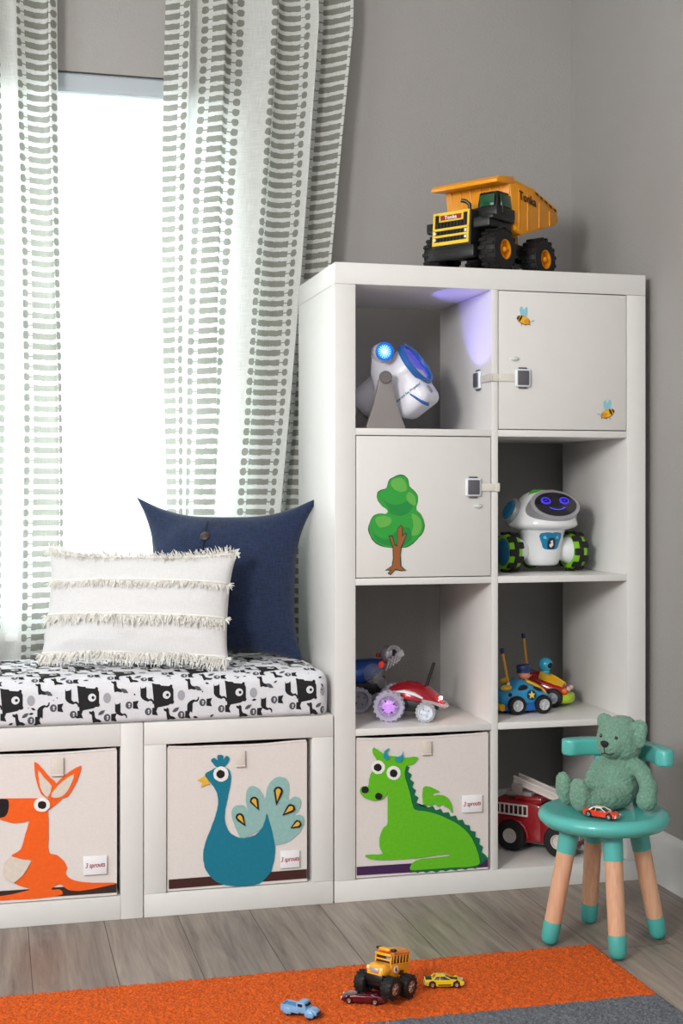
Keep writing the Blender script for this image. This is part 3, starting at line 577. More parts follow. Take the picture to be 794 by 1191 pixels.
ART_KANGAROO = [(0,[(-1.036,0.081),(-0.754,0.082),(-0.499,0.081),(-0.499,0.061),(-0.754,0.062),(-1.036,0.063)]),(1,[(-0.689,0.236),(-0.683,0.241),(-0.677,0.242),(-0.67,0.243),(-0.664,0.247),(-0.658,0.251),(-0.654,0.252),(-0.651,0.252),(-0.651,0.249),(-0.651,0.243),(-0.65,0.232),(-0.65,0.218),(-0.65,0.204),(-0.65,0.189),(-0.651,0.173),(-0.649,0.161),(-0.645,0.156),(-0.639,0.155),(-0.632,0.153),(-0.627,0.149),(-0.622,0.144),(-0.618,0.14),(-0.614,0.134),(-0.612,0.129),(-0.61,0.124),(-0.611,0.118),(-0.613,0.113),(-0.612,0.108),(-0.607,0.102),(-0.6,0.097),(-0.59,0.093),(-0.579,0.09),(-0.566,0.088),(-0.552,0.086),(-0.536,0.085),(-0.52,0.084),(-0.508,0.083),(-0.503,0.082),(-0.503,0.081),(-0.507,0.079),(-0.516,0.078),(-0.529,0.076),(-0.543,0.074),(-0.556,0.072),(-0.57,0.071),(-0.582,0.07),(-0.591,0.071),(-0.6,0.072),(-0.607,0.074),(-0.614,0.079),(-0.62,0.085),(-0.626,0.088),(-0.634,0.086),(-0.641,0.082),(-0.644,0.078),(-0.641,0.077),(-0.634,0.077),(-0.628,0.077),(-0.624,0.075),(-0.621,0.073),(-0.62,0.07),(-0.619,0.068),(-0.619,0.066),(-0.624,0.064),(-0.635,0.062),(-0.651,0.061),(-0.67,0.06),(-0.696,0.06),(-0.725,0.061),(-0.754,0.061),(-0.782,0.062),(-0.809,0.062),(-0.828,0.063),(-0.837,0.066),(-0.839,0.07),(-0.832,0.072),(-0.811,0.072),(-0.782,0.071),(-0.754,0.071),(-0.729,0.073),(-0.706,0.077),(-0.691,0.08),(-0.691,0.083),(-0.699,0.086),(-0.708,0.089),(-0.715,0.092),(-0.722,0.096),(-0.725,0.099),(-0.721,0.103),(-0.713,0.107),(-0.705,0.113),(-0.697,0.123),(-0.69,0.134),(-0.687,0.143),(-0.692,0.147),(-0.701,0.148),(-0.71,0.15),(-0.718,0.152),(-0.726,0.155),(-0.73,0.158),(-0.726,0.161),(-0.717,0.165),(-0.71,0.17),(-0.706,0.18),(-0.703,0.191),(-0.7,0.203),(-0.696,0.215),(-0.693,0.227)]),(1,[(-0.736,0.284),(-0.719,0.283),(-0.697,0.282),(-0.679,0.281),(-0.665,0.28),(-0.655,0.279),(-0.645,0.279),(-0.635,0.279),(-0.625,0.28),(-0.621,0.279),(-0.623,0.274),(-0.63,0.268),(-0.637,0.263),(-0.642,0.259),(-0.647,0.255),(-0.654,0.251),(-0.664,0.245),(-0.676,0.239),(-0.687,0.234),(-0.697,0.231),(-0.707,0.229),(-0.716,0.229),(-0.725,0.229),(-0.733,0.231),(-0.741,0.234),(-0.75,0.237),(-0.759,0.241),(-0.766,0.245),(-0.769,0.251),(-0.77,0.256),(-0.77,0.263),(-0.769,0.27),(-0.766,0.277),(-0.762,0.283),(-0.756,0.284),(-0.748,0.284)]),(4,[(-0.772,0.283),(-0.767,0.285),(-0.76,0.284),(-0.754,0.284),(-0.748,0.284),(-0.742,0.283),(-0.738,0.282),(-0.736,0.279),(-0.735,0.275),(-0.735,0.27),(-0.735,0.265),(-0.736,0.259),(-0.737,0.254),(-0.739,0.25),(-0.742,0.246),(-0.745,0.244),(-0.751,0.243),(-0.758,0.242),(-0.764,0.244),(-0.768,0.249),(-0.772,0.256),(-0.774,0.263),(-0.775,0.27),(-0.775,0.278)]),(1,[(-0.68,0.362),(-0.673,0.357),(-0.664,0.346),(-0.655,0.335),(-0.646,0.324),(-0.637,0.317),(-0.632,0.309),(-0.638,0.293),(-0.647,0.28),(-0.657,0.282),(-0.666,0.29),(-0.672,0.304),(-0.676,0.319),(-0.679,0.332),(-0.68,0.343),(-0.681,0.355)]),(1,[(-0.579,0.348),(-0.581,0.337),(-0.586,0.323),(-0.588,0.316),(-0.592,0.309),(-0.6,0.294),(-0.609,0.281),(-0.62,0.278),(-0.632,0.278),(-0.643,0.278),(-0.651,0.281),(-0.65,0.287),(-0.644,0.296),(-0.637,0.306),(-0.628,0.317),(-0.616,0.328),(-0.603,0.337),(-0.589,0.345)]),(2,[(-0.672,0.342),(-0.667,0.337),(-0.66,0.326),(-0.65,0.316),(-0.643,0.306),(-0.646,0.292),(-0.652,0.282),(-0.658,0.286),(-0.664,0.295),(-0.668,0.305),(-0.67,0.317),(-0.672,0.332)]),(2,[(-0.595,0.33),(-0.596,0.321),(-0.602,0.307),(-0.608,0.295),(-0.616,0.286),(-0.622,0.282),(-0.628,0.28),(-0.638,0.28),(-0.644,0.283),(-0.643,0.29),(-0.637,0.298),(-0.629,0.307),(-0.62,0.315),(-0.606,0.325)]),(2,[(-0.688,0.143),(-0.71,0.15),(-0.73,0.157),(-0.738,0.152),(-0.744,0.144),(-0.747,0.133),(-0.747,0.123),(-0.745,0.113),(-0.738,0.105),(-0.725,0.098),(-0.714,0.106),(-0.705,0.114),(-0.695,0.129)]),(3,[(-0.647,0.265),(-0.647,0.261),(-0.649,0.258),(-0.652,0.255),(-0.656,0.252),(-0.66,0.251),(-0.664,0.251),(-0.669,0.252),(-0.673,0.253),(-0.677,0.256),(-0.68,0.26),(-0.681,0.263),(-0.682,0.267),(-0.681,0.271),(-0.68,0.275),(-0.677,0.278),(-0.673,0.28),(-0.669,0.282),(-0.664,0.282),(-0.66,0.281),(-0.656,0.279),(-0.652,0.277),(-0.649,0.273),(-0.647,0.269)]),(4,[(-0.655,0.265),(-0.655,0.263),(-0.656,0.261),(-0.657,0.259),(-0.659,0.258),(-0.662,0.257),(-0.664,0.257),(-0.666,0.258),(-0.669,0.259),(-0.671,0.26),(-0.672,0.262),(-0.673,0.264),(-0.673,0.266),(-0.673,0.269),(-0.672,0.271),(-0.671,0.272),(-0.669,0.274),(-0.666,0.274),(-0.664,0.275),(-0.662,0.274),(-0.659,0.273),(-0.657,0.272),(-0.656,0.27),(-0.655,0.268)])]
ART_TREE = [(0,[(0.157,0.996),(0.164,0.996),(0.169,0.994),(0.173,0.991),(0.176,0.988),(0.178,0.984),(0.179,0.98),(0.18,0.976),(0.18,0.973),(0.181,0.969),(0.184,0.966),(0.187,0.963),(0.191,0.96),(0.195,0.956),(0.198,0.952),(0.201,0.948),(0.202,0.943),(0.202,0.937),(0.202,0.932),(0.2,0.926),(0.198,0.92),(0.198,0.914),(0.201,0.91),(0.206,0.906),(0.21,0.902),(0.213,0.896),(0.216,0.89),(0.218,0.883),(0.219,0.876),(0.218,0.869),(0.216,0.862),(0.213,0.857),(0.21,0.853),(0.205,0.849),(0.201,0.844),(0.196,0.839),(0.191,0.834),(0.185,0.83),(0.18,0.827),(0.174,0.825),(0.169,0.824),(0.165,0.824),(0.16,0.823),(0.152,0.823),(0.144,0.823),(0.136,0.824),(0.128,0.825),(0.12,0.826),(0.112,0.828),(0.105,0.831),(0.098,0.835),(0.093,0.84),(0.089,0.844),(0.087,0.848),(0.085,0.853),(0.082,0.859),(0.08,0.865),(0.08,0.87),(0.081,0.876),(0.083,0.881),(0.085,0.886),(0.087,0.891),(0.09,0.896),(0.093,0.9),(0.097,0.902),(0.102,0.904),(0.107,0.905),(0.113,0.905),(0.119,0.904),(0.123,0.904),(0.126,0.906),(0.128,0.909),(0.127,0.912),(0.124,0.916),(0.118,0.919),(0.113,0.923),(0.108,0.929),(0.104,0.934),(0.102,0.94),(0.101,0.945),(0.102,0.95),(0.103,0.955),(0.106,0.957),(0.11,0.96),(0.114,0.961),(0.118,0.962),(0.122,0.963),(0.125,0.965),(0.127,0.971),(0.129,0.979),(0.133,0.986),(0.141,0.99),(0.149,0.994)]),(1,[(0.157,0.994),(0.163,0.994),(0.168,0.992),(0.173,0.99),(0.175,0.986),(0.177,0.982),(0.178,0.978),(0.179,0.975),(0.179,0.971),(0.181,0.968),(0.183,0.965),(0.186,0.962),(0.19,0.959),(0.193,0.955),(0.197,0.951),(0.2,0.947),(0.201,0.942),(0.201,0.937),(0.201,0.931),(0.199,0.925),(0.197,0.919),(0.197,0.914),(0.2,0.91),(0.204,0.906),(0.209,0.902),(0.212,0.896),(0.215,0.89),(0.217,0.884),(0.217,0.877),(0.216,0.87),(0.215,0.863),(0.212,0.858),(0.208,0.854),(0.204,0.85),(0.2,0.845),(0.195,0.84),(0.19,0.836),(0.184,0.832),(0.179,0.829),(0.173,0.827),(0.169,0.826),(0.165,0.825),(0.159,0.825),(0.152,0.825),(0.144,0.825),(0.136,0.825),(0.128,0.826),(0.12,0.827),(0.113,0.83),(0.106,0.833),(0.1,0.837),(0.095,0.841),(0.091,0.845),(0.088,0.85),(0.086,0.854),(0.084,0.86),(0.082,0.865),(0.082,0.871),(0.082,0.876),(0.084,0.882),(0.087,0.887),(0.089,0.891),(0.091,0.896),(0.095,0.9),(0.099,0.902),(0.103,0.904),(0.108,0.905),(0.114,0.905),(0.12,0.904),(0.124,0.904),(0.127,0.906),(0.128,0.909),(0.128,0.912),(0.124,0.915),(0.119,0.919),(0.114,0.923),(0.11,0.928),(0.105,0.934),(0.103,0.939),(0.102,0.944),(0.103,0.949),(0.105,0.954),(0.108,0.956),(0.111,0.958),(0.115,0.96),(0.119,0.961),(0.122,0.962),(0.126,0.964),(0.128,0.97),(0.13,0.978),(0.134,0.984),(0.141,0.989),(0.149,0.992)]),(3,[(0.107,0.95),(0.11,0.947),(0.116,0.939),(0.124,0.932),(0.132,0.928),(0.141,0.925),(0.15,0.925),(0.16,0.927),(0.171,0.932),(0.179,0.936),(0.184,0.942),(0.187,0.949),(0.188,0.95),(0.19,0.942),(0.191,0.929),(0.188,0.918),(0.182,0.91),(0.174,0.903),(0.164,0.9),(0.154,0.899),(0.144,0.901),(0.136,0.904),(0.132,0.907),(0.131,0.912),(0.129,0.918),(0.121,0.929),(0.112,0.942)]),(3,[(0.088,0.877),(0.089,0.873),(0.092,0.863),(0.098,0.854),(0.108,0.849),(0.12,0.845),(0.131,0.845),(0.137,0.849),(0.142,0.857),(0.148,0.863),(0.158,0.868),(0.17,0.872),(0.179,0.872),(0.184,0.865),(0.187,0.854),(0.186,0.844),(0.182,0.837),(0.174,0.832),(0.164,0.828),(0.153,0.828),(0.139,0.829),(0.126,0.831),(0.115,0.833),(0.105,0.837),(0.098,0.843),(0.093,0.855),(0.089,0.869)]),(2,[(0.136,0.981),(0.141,0.985),(0.15,0.988),(0.157,0.989),(0.163,0.987),(0.167,0.984),(0.17,0.98),(0.173,0.974),(0.175,0.967),(0.175,0.961),(0.172,0.958),(0.166,0.956),(0.16,0.955),(0.153,0.957),(0.146,0.96),(0.141,0.964),(0.137,0.969),(0.135,0.976)]),(2,[(0.179,0.955),(0.184,0.954),(0.19,0.95),(0.194,0.945),(0.196,0.938),(0.197,0.93),(0.196,0.925),(0.193,0.923),(0.188,0.925),(0.184,0.927),(0.179,0.931),(0.175,0.936),(0.173,0.941),(0.173,0.946),(0.176,0.952)]),(2,[(0.186,0.904),(0.191,0.904),(0.199,0.9),(0.205,0.895),(0.209,0.889),(0.211,0.881),(0.212,0.874),(0.21,0.867),(0.207,0.86),(0.203,0.856),(0.197,0.853),(0.19,0.852),(0.186,0.853),(0.186,0.859),(0.189,0.868),(0.191,0.876),(0.189,0.887),(0.186,0.897)]),(2,[(0.098,0.893),(0.102,0.897),(0.109,0.899),(0.117,0.9),(0.124,0.899),(0.131,0.896),(0.136,0.893),(0.137,0.888),(0.135,0.882),(0.131,0.877),(0.124,0.874),(0.115,0.872),(0.107,0.872),(0.102,0.878),(0.098,0.886)]),(0,[(0.129,0.853),(0.139,0.854),(0.145,0.833),(0.15,0.831),(0.151,0.87),(0.16,0.878),(0.165,0.873),(0.164,0.854),(0.171,0.86),(0.175,0.856),(0.162,0.825),(0.159,0.808),(0.161,0.781),(0.174,0.77),(0.16,0.769),(0.146,0.772),(0.134,0.76),(0.127,0.764),(0.133,0.771),(0.12,0.771),(0.137,0.782),(0.14,0.799),(0.139,0.826)]),(4,[(0.132,0.85),(0.138,0.851),(0.144,0.83),(0.151,0.827),(0.152,0.869),(0.16,0.876),(0.163,0.872),(0.162,0.849),(0.17,0.857),(0.173,0.855),(0.159,0.825),(0.157,0.808),(0.158,0.781),(0.17,0.771),(0.16,0.771),(0.146,0.775),(0.133,0.762),(0.13,0.764),(0.137,0.773),(0.124,0.772),(0.139,0.782),(0.142,0.799),(0.141,0.826)])]
ART_BEES = [[(2,[(0.47,1.389),(0.47,1.385),(0.47,1.381),(0.469,1.378),(0.468,1.376),(0.467,1.375),(0.465,1.375),(0.463,1.377),(0.461,1.38),(0.46,1.383),(0.459,1.388),(0.458,1.392),(0.459,1.396),(0.459,1.399),(0.461,1.401),(0.462,1.402),(0.464,1.402),(0.466,1.4),(0.467,1.397),(0.469,1.394)]),(2,[(0.478,1.388),(0.478,1.385),(0.477,1.381),(0.475,1.378),(0.474,1.377),(0.472,1.376),(0.47,1.377),(0.469,1.379),(0.469,1.382),(0.468,1.385),(0.469,1.389),(0.469,1.393),(0.471,1.396),(0.472,1.399),(0.474,1.401),(0.475,1.401),(0.477,1.401),(0.478,1.399),(0.478,1.396),(0.479,1.392)]),(3,[(0.485,1.362),(0.483,1.359),(0.479,1.358),(0.474,1.358),(0.469,1.358),(0.463,1.36),(0.458,1.363),(0.454,1.366),(0.452,1.37),(0.45,1.373),(0.451,1.376),(0.453,1.379),(0.457,1.38),(0.462,1.381),(0.467,1.38),(0.473,1.378),(0.478,1.375),(0.482,1.372),(0.485,1.368),(0.486,1.365)]),(1,[(0.484,1.363),(0.482,1.361),(0.479,1.36),(0.474,1.359),(0.469,1.36),(0.464,1.362),(0.459,1.364),(0.455,1.367),(0.453,1.37),(0.452,1.374),(0.452,1.376),(0.454,1.378),(0.457,1.38),(0.462,1.38),(0.467,1.379),(0.472,1.378),(0.477,1.375),(0.481,1.372),(0.483,1.369),(0.484,1.366)]),(0,[(0.463,1.372),(0.462,1.37),(0.46,1.368),(0.459,1.366),(0.458,1.366),(0.457,1.366),(0.456,1.366),(0.456,1.368),(0.456,1.369),(0.457,1.372),(0.458,1.374),(0.459,1.376),(0.461,1.378),(0.462,1.379),(0.463,1.38),(0.464,1.38),(0.465,1.38),(0.465,1.378),(0.465,1.376),(0.464,1.374)]),(0,[(0.456,1.374),(0.456,1.373),(0.455,1.371),(0.454,1.37),(0.453,1.37),(0.452,1.37),(0.451,1.37),(0.451,1.371),(0.451,1.373),(0.452,1.374),(0.453,1.376),(0.454,1.377),(0.455,1.379),(0.456,1.38),(0.456,1.38),(0.457,1.38),(0.458,1.38),(0.458,1.379),(0.458,1.377),(0.457,1.376)]),(4,[(0.484,1.362),(0.483,1.361),(0.481,1.36),(0.479,1.359),(0.477,1.359),(0.474,1.36),(0.472,1.361),(0.471,1.362),(0.47,1.364),(0.469,1.366),(0.47,1.368),(0.471,1.37),(0.473,1.371),(0.475,1.372),(0.478,1.372),(0.48,1.371),(0.482,1.37),(0.484,1.368),(0.485,1.366),(0.485,1.364)]),(0,[(0.483,1.366),(0.483,1.366),(0.483,1.365),(0.482,1.365),(0.482,1.365),(0.482,1.365),(0.481,1.365),(0.481,1.365),(0.481,1.365),(0.48,1.366),(0.48,1.366),(0.48,1.366),(0.481,1.367),(0.481,1.367),(0.481,1.367),(0.482,1.367),(0.482,1.367),(0.482,1.367),(0.483,1.367),(0.483,1.366)]),(2,[(0.495,1.37),(0.495,1.37),(0.495,1.369),(0.494,1.368),(0.493,1.367),(0.492,1.367),(0.491,1.366),(0.49,1.366),(0.489,1.366),(0.488,1.366),(0.488,1.366),(0.487,1.367),(0.488,1.367),(0.488,1.368),(0.489,1.369),(0.49,1.37),(0.492,1.37),(0.493,1.37),(0.494,1.371),(0.495,1.37)]),(0,[(0.463,1.361),(0.464,1.361),(0.462,1.355),(0.461,1.355)]),(0,[(0.47,1.36),(0.472,1.36),(0.473,1.355),(0.472,1.355)]),(0,[(0.483,1.36),(0.484,1.36),(0.485,1.356),(0.484,1.356)])], [(2,[(0.697,1.167),(0.697,1.162),(0.695,1.159),(0.693,1.156),(0.691,1.154),(0.69,1.153),(0.688,1.154),(0.687,1.156),(0.686,1.16),(0.686,1.164),(0.686,1.168),(0.687,1.172),(0.689,1.176),(0.69,1.179),(0.692,1.181),(0.694,1.181),(0.696,1.18),(0.697,1.178),(0.698,1.175),(0.698,1.171)]),(2,[(0.687,1.168),(0.688,1.164),(0.687,1.16),(0.687,1.157),(0.685,1.155),(0.684,1.154),(0.682,1.155),(0.681,1.157),(0.679,1.159),(0.678,1.163),(0.677,1.167),(0.677,1.17),(0.677,1.174),(0.678,1.177),(0.679,1.179),(0.681,1.18),(0.682,1.179),(0.684,1.178),(0.685,1.175),(0.687,1.172)]),(3,[(0.706,1.156),(0.706,1.152),(0.705,1.149),(0.702,1.145),(0.698,1.141),(0.693,1.139),(0.687,1.136),(0.681,1.135),(0.676,1.136),(0.673,1.137),(0.67,1.139),(0.67,1.142),(0.671,1.146),(0.674,1.15),(0.678,1.153),(0.683,1.156),(0.689,1.158),(0.695,1.159),(0.7,1.159),(0.703,1.158)]),(1,[(0.705,1.156),(0.705,1.153),(0.704,1.15),(0.701,1.146),(0.697,1.143),(0.692,1.14),(0.687,1.138),(0.682,1.137),(0.677,1.137),(0.674,1.138),(0.672,1.14),(0.671,1.143),(0.672,1.146),(0.675,1.15),(0.679,1.153),(0.684,1.156),(0.689,1.158),(0.694,1.159),(0.699,1.159),(0.703,1.158)]),(0,[(0.698,1.153),(0.699,1.15),(0.7,1.148),(0.7,1.146),(0.7,1.145),(0.7,1.144),(0.699,1.144),(0.697,1.145),(0.696,1.146),(0.694,1.148),(0.693,1.15),(0.692,1.153),(0.691,1.155),(0.691,1.157),(0.691,1.158),(0.692,1.159),(0.693,1.159),(0.694,1.158),(0.695,1.157),(0.697,1.155)]),(0,[(0.704,1.155),(0.705,1.153),(0.705,1.152),(0.705,1.15),(0.705,1.149),(0.705,1.149),(0.704,1.149),(0.703,1.149),(0.702,1.15),(0.701,1.152),(0.7,1.153),(0.699,1.155),(0.699,1.156),(0.699,1.158),(0.699,1.159),(0.699,1.159),(0.7,1.159),(0.701,1.159),(0.702,1.158),(0.703,1.157)]),(4,[(0.686,1.147),(0.687,1.145),(0.686,1.143),(0.685,1.141),(0.684,1.139),(0.682,1.137),(0.679,1.137),(0.677,1.137),(0.674,1.137),(0.672,1.138),(0.671,1.14),(0.671,1.142),(0.671,1.144),(0.672,1.146),(0.673,1.148),(0.676,1.149),(0.678,1.15),(0.68,1.15),(0.683,1.149),(0.685,1.148)]),(0,[(0.675,1.144),(0.675,1.143),(0.675,1.143),(0.675,1.143),(0.674,1.143),(0.674,1.143),(0.674,1.143),(0.673,1.143),(0.673,1.143),(0.673,1.143),(0.673,1.144),(0.673,1.144),(0.673,1.144),(0.673,1.145),(0.674,1.145),(0.674,1.145),(0.674,1.145),(0.675,1.145),(0.675,1.144),(0.675,1.144)]),(2,[(0.668,1.143),(0.667,1.143),(0.667,1.143),(0.666,1.143),(0.664,1.143),(0.663,1.144),(0.662,1.144),(0.661,1.145),(0.66,1.146),(0.66,1.147),(0.66,1.147),(0.661,1.148),(0.661,1.148),(0.662,1.148),(0.664,1.147),(0.665,1.147),(0.666,1.146),(0.667,1.145),(0.668,1.145),(0.668,1.144)]),(0,[(0.693,1.139),(0.692,1.139),(0.694,1.133),(0.695,1.134)]),(0,[(0.686,1.138),(0.684,1.138),(0.683,1.133),(0.684,1.133)]),(0,[(0.673,1.138),(0.672,1.138),(0.67,1.134),(0.672,1.134)])]]
decal_layers(ART_TREE, 'tree_sticker', d2, mats=[INK, LEAF, LEAFL, LEAFD, TRUNK])
BEE_M = [mat('bee_dark_stripe', '2a1c12', .5), mat('bee_yellow', 'e9b01f', .5), mat('bee_wing_blue', '8fc4d6', .4), mat('bee_brown', '8a5214', .5), mat('bee_orange', 'dd9418', .5)]
for bee_ in ART_BEES:
    decal_layers(bee_, 'bee_sticker', d1, mats=BEE_M)


# child safety latches
LATG = mat('latch_grey_pad', '5b5a60', .35); LATW = mat('latch_white_frame', 'dfe3e8', .35); STRAP = mat('latch_strap', 'dad6cb', .6, bump=.1)


def latch_pad(x, z, face):
    """face 'f': on a door front; 's': on the divider's left side"""
    mm = MB()
    if face == 'f':
        mm.box((x, -.0045, z), (.040, .009, .044), .007, 3, mi=1); mm.box((x, -.0095, z), (.029, .004, .035), .004, 2, mi=0)
        mm.box((x, -.004, z + .023), (.022, .006, .005), .002, mi=0); mm.box((x, -.004, z - .023), (.022, .006, .005), .002, mi=0)
    else:
        mm.box((.3825, x, z), (.009, .040, .044), .007, 3, mi=1); mm.box((.3765, x, z), (.004, .029, .035), .004, 2, mi=0)
        mm.box((.383, x, z + .023), (.006, .022, .005), .002, mi=0); mm.box((.383, x, z - .023), (.006, .022, .005), .002, mi=0)
    return mm.obj('latch_pad', [LATG, LATW], su)


latch_pad(.4645, 1.2295, 'f'); latch_pad(.085, 1.2295, 's')
latch_pad(.3385, .9665, 'f')
mm = MB()
for c, s in (((.425, -.003, 1.2295), (.046, .002, .018)), ((.384, .028, 1.2295), (.002, .072, .018)), ((.392, -.004, 1.2295), (.022, .002, .018)), ((.382, .012, 1.2295), (.002, .034, .018))):
    mm.box(c, s, .0007)
mm.obj('latch_strap', STRAP, su)
mm = MB()
for c, s in (((.378, -.003, .9665), (.046, .002, .018)), ((.4005, -.0035, .9665), (.012, .002, .02)), ((.4055, .028, .9665), (.002, .065, .018))):
    mm.box(c, s, .0007)
mm.obj('latch_strap', STRAP, su)

# ------------------------------------------------------------------ bench units
BH = .437
bo_z0, bo_z1 = .052, .387


def bench(name, label, x0, cells, full_sides):
    n = cells; Wd = 2 * FT + n * .337 + (n - 1) * .016
    t = thing(name, label, 'bench unit', (x0, 0, 0))
    X1 = Wd
    if full_sides:
        board('side_panel', 0, FT, 0, BH, t); board('side_panel', X1 - FT, X1, 0, BH, t)
        board('top_panel', FT + .0003, X1 - FT - .0003, BH - FT, BH, t); board('bottom_panel', FT + .0003, X1 - FT - .0003, 0, bo_z0, t)
    else:
        board('top_panel', 0, X1, BH - FT, BH, t); board('bottom_panel', 0, X1, 0, bo_z0, t)
        board('side_panel', 0, FT, bo_z0 + .0003, BH - FT - .0003, t); board('side_panel', X1 - FT, X1, bo_z0 + .0003, BH - FT - .0003, t)
    for k in range(1, n):
        board('divider', FT + k * .337 + (k - 1) * .016, FT + k * .337 + k * .016, bo_z0, BH - FT, t)
    return t


bench('bench_unit', 'low white cube unit around the peacock bin, touching the tall shelf', -.4405, 1, False)
bench('bench_unit', 'low white cube unit around the kangaroo bin, left end of the bench', -.4425 - .79, 2, True)

# ------------------------------------------------------------------ fabric storage bins with felt animals
CANVAS = woven('natural_canvas', 'd8d0cb', 'e4ddd9', 900, .9, .3)
TABM = woven('canvas_tab', 'd4c9bf', 'ded5cc', 900, .9, .3)
LABELM = mat('white_cloth_label', 'eeecee', .8, bump=.1)
REDI = mat('red_ink', 'a32338', .7)


def felt(name, c): return mat(name, c, .95, bump=.35, bscale=700, var=.05, vscale=120, sheen=.1)


def storage_bin(label, x0, x1, z0, z1, layers, names, mats, lab, tab):
    t = thing('storage_bin', label, 'storage bin', ((x0 + x1) / 2, 0, z0))
    cx = (x0 + x1) / 2; w_ = x1 - x0; h_ = z1 - z0; d_ = .36
    b = bmesh.new(); n = 24
    # front with a gently sagging rim, soft walls, open top
    def rim(x): return h_ - .004 * math.sin(PI * (x + w_ / 2) / w_) - .0015 * noise.noise((x * 12 + cx * 9, 0, 0))
    mm = MB()
    for (a, c_) in (((-w_ / 2, .004), (w_ / 2, .004)), ((w_ / 2, .004), (w_ / 2, d_)), ((w_ / 2, d_), (-w_ / 2, d_)), ((-w_ / 2, d_), (-w_ / 2, .004))):
        a = Vector((*a, 0)); c_ = Vector((*c_, 0)); u = (c_ - a); nn = Vector((-u.y, u.x, 0)).normalized() * .006
        bb = bmesh.new(); g = []
        for i in range(n + 1):
            p = a + u * i / n; col_ = []
            for j in range(9):
                z = rim(p.x) * j / 8; q = p.copy(); q.z = z
                if abs(u.y) < 1e-6: q.y += .0004 * noise.noise((q.x * 9 + cx * 5, q.z * 9, 2)) - (.0)
                col_.append(bb.verts.new(q))
            for j in range(8, -1, -1):
                q = col_[j].co + nn; col_.append(bb.verts.new(q))
            g.append(col_)
        for i in range(n):
            for j in range(17): bb.faces.new((g[i][j], g[i + 1][j], g[i + 1][j + 1], g[i][j + 1]))
        bmesh.ops.recalc_face_normals(bb, faces=bb.faces)
        mm.merge(bb)
    mm.box((0, d_ / 2, .004), (w_ - .004, d_ - .01, .007))
    mm.tube([(x, .006, rim(x) + .001) for x in [(-w_ / 2 + .002) + (w_ - .004) * i / 20 for i in range(21)]], .0032, 8)
    mm.obj('bin_body', CANVAS, t)
    # felt pieces grouped by colour
    for mi in range(len(mats)):
        for i, (a, poly) in enumerate(layers):
            if a != mi: continue
            poly = [(max(-w_ / 2 + .001, min(w_ / 2 - .001, px - cx)), pz - z0) for px, pz in poly]
            mm = MB(); mm.prism(poly, (0, .0028 - .00035 * i, 0), (1, 0, 0), (0, 0, 1), .0006, 0, 0)
            nm = names[mi]; q = sum(1 for a_, p_ in layers[:i] if a_ == mi)
            nm = nm if isinstance(nm, str) else nm[min(q, len(nm) - 1)]
            mm.obj(nm, mats[mi], t, smooth=None)
    if lab:
        lx, lz, lw, lh = lab
        lx -= cx; lz -= z0
        mm = MB(); mm.box((lx, -.0022, lz), (lw, .0008, lh), .0003); l = mm.obj('cloth_label', LABELM, t)
        text('lettering', '3 sprouts', REDI, l, (lx, -.0030, lz), (1, 0, .03), (0, 0, 1), .0150, shear=.2, ext=.0002, spacing=.95, xs=.80, bold=.00015)
    if tab:
        tx, tz, tw, th = tab; tx -= cx; tz -= z0
        mm = MB(); mm.box((tx, -.0035, tz), (tw, .002, th), .0008); mm.cyl((tx - tw / 2, -.0035, tz - th / 2), (tx + tw / 2, -.0035, tz - th / 2), .0022, n=10)
        mm.obj('pull_tab', TABM, t)
    return t


storage_bin('cream canvas bin with a lime green felt dragon, bottom of the tall shelf', .0525, .3795, .053, .377, ART_DRAGON,
            ['ground_band', 'back_spikes', ['wing', 'wing', 'dragon_body', 'dragon_head'], 'eye_white', ['pupil', 'pupil', 'nostril', 'nostril'], 'horn'],
            [felt('purple_felt', '43204f'), felt('dark_green_felt', '0d6b41'), felt('lime_felt', '63bb1a'), felt('white_felt', 'eeeae6'), felt('black_felt', '1d181a'), felt('teal_felt', '1f93a8')],
            (.3365, .2125, .051, .041), (.222, .352, .024, .032))
storage_bin('cream canvas bin with a teal felt peacock, in the bench beside the tall shelf', -.388, -.0655, .0545, .378, ART_PEACOCK,
            ['ground_band', 'tail_fan', ['peacock_body', 'crest'], 'eye_white', ['pupil', 'feather_spot'], ['beak', 'feather_centre']],
            [felt('brown_felt', '43211d'), felt('pale_teal_felt', '92bab5'), felt('peacock_felt', '14778f'), felt('white_felt', 'eeeae6'), felt('black_felt', '1d181a'), felt('yellow_felt', 'e5b13c')],
            (-.107, .110, .045, .040), (-.2225, .348, .022, .036))
storage_bin('cream canvas bin with an orange felt kangaroo, at the left of the bench', -.8295, -.5005, .0545, .379, ART_KANGAROO,
            ['ground_band', ['kangaroo_body', 'kangaroo_head', 'ear'], ['inner_ear', 'inner_ear', 'pouch'], 'eye_white', ['nose', 'pupil']],
            [felt('dark_brown_felt', '3a2620'), felt('orange_felt', 'f0611a'), felt('beige_felt', 'd9cdc0'), felt('white_felt', 'eeeae6'), felt('black_felt', '1d181a')],
            (-.549, .126, .052, .042), (-.631, .350, .026, .040))


# ------------------------------------------------------------------ seat cushion with printed animals
CZ0, CH, CX0, CX1, CY0, CY1, CR = BH + .0012, .105, -1.2, -.014, -.002, .385, .030


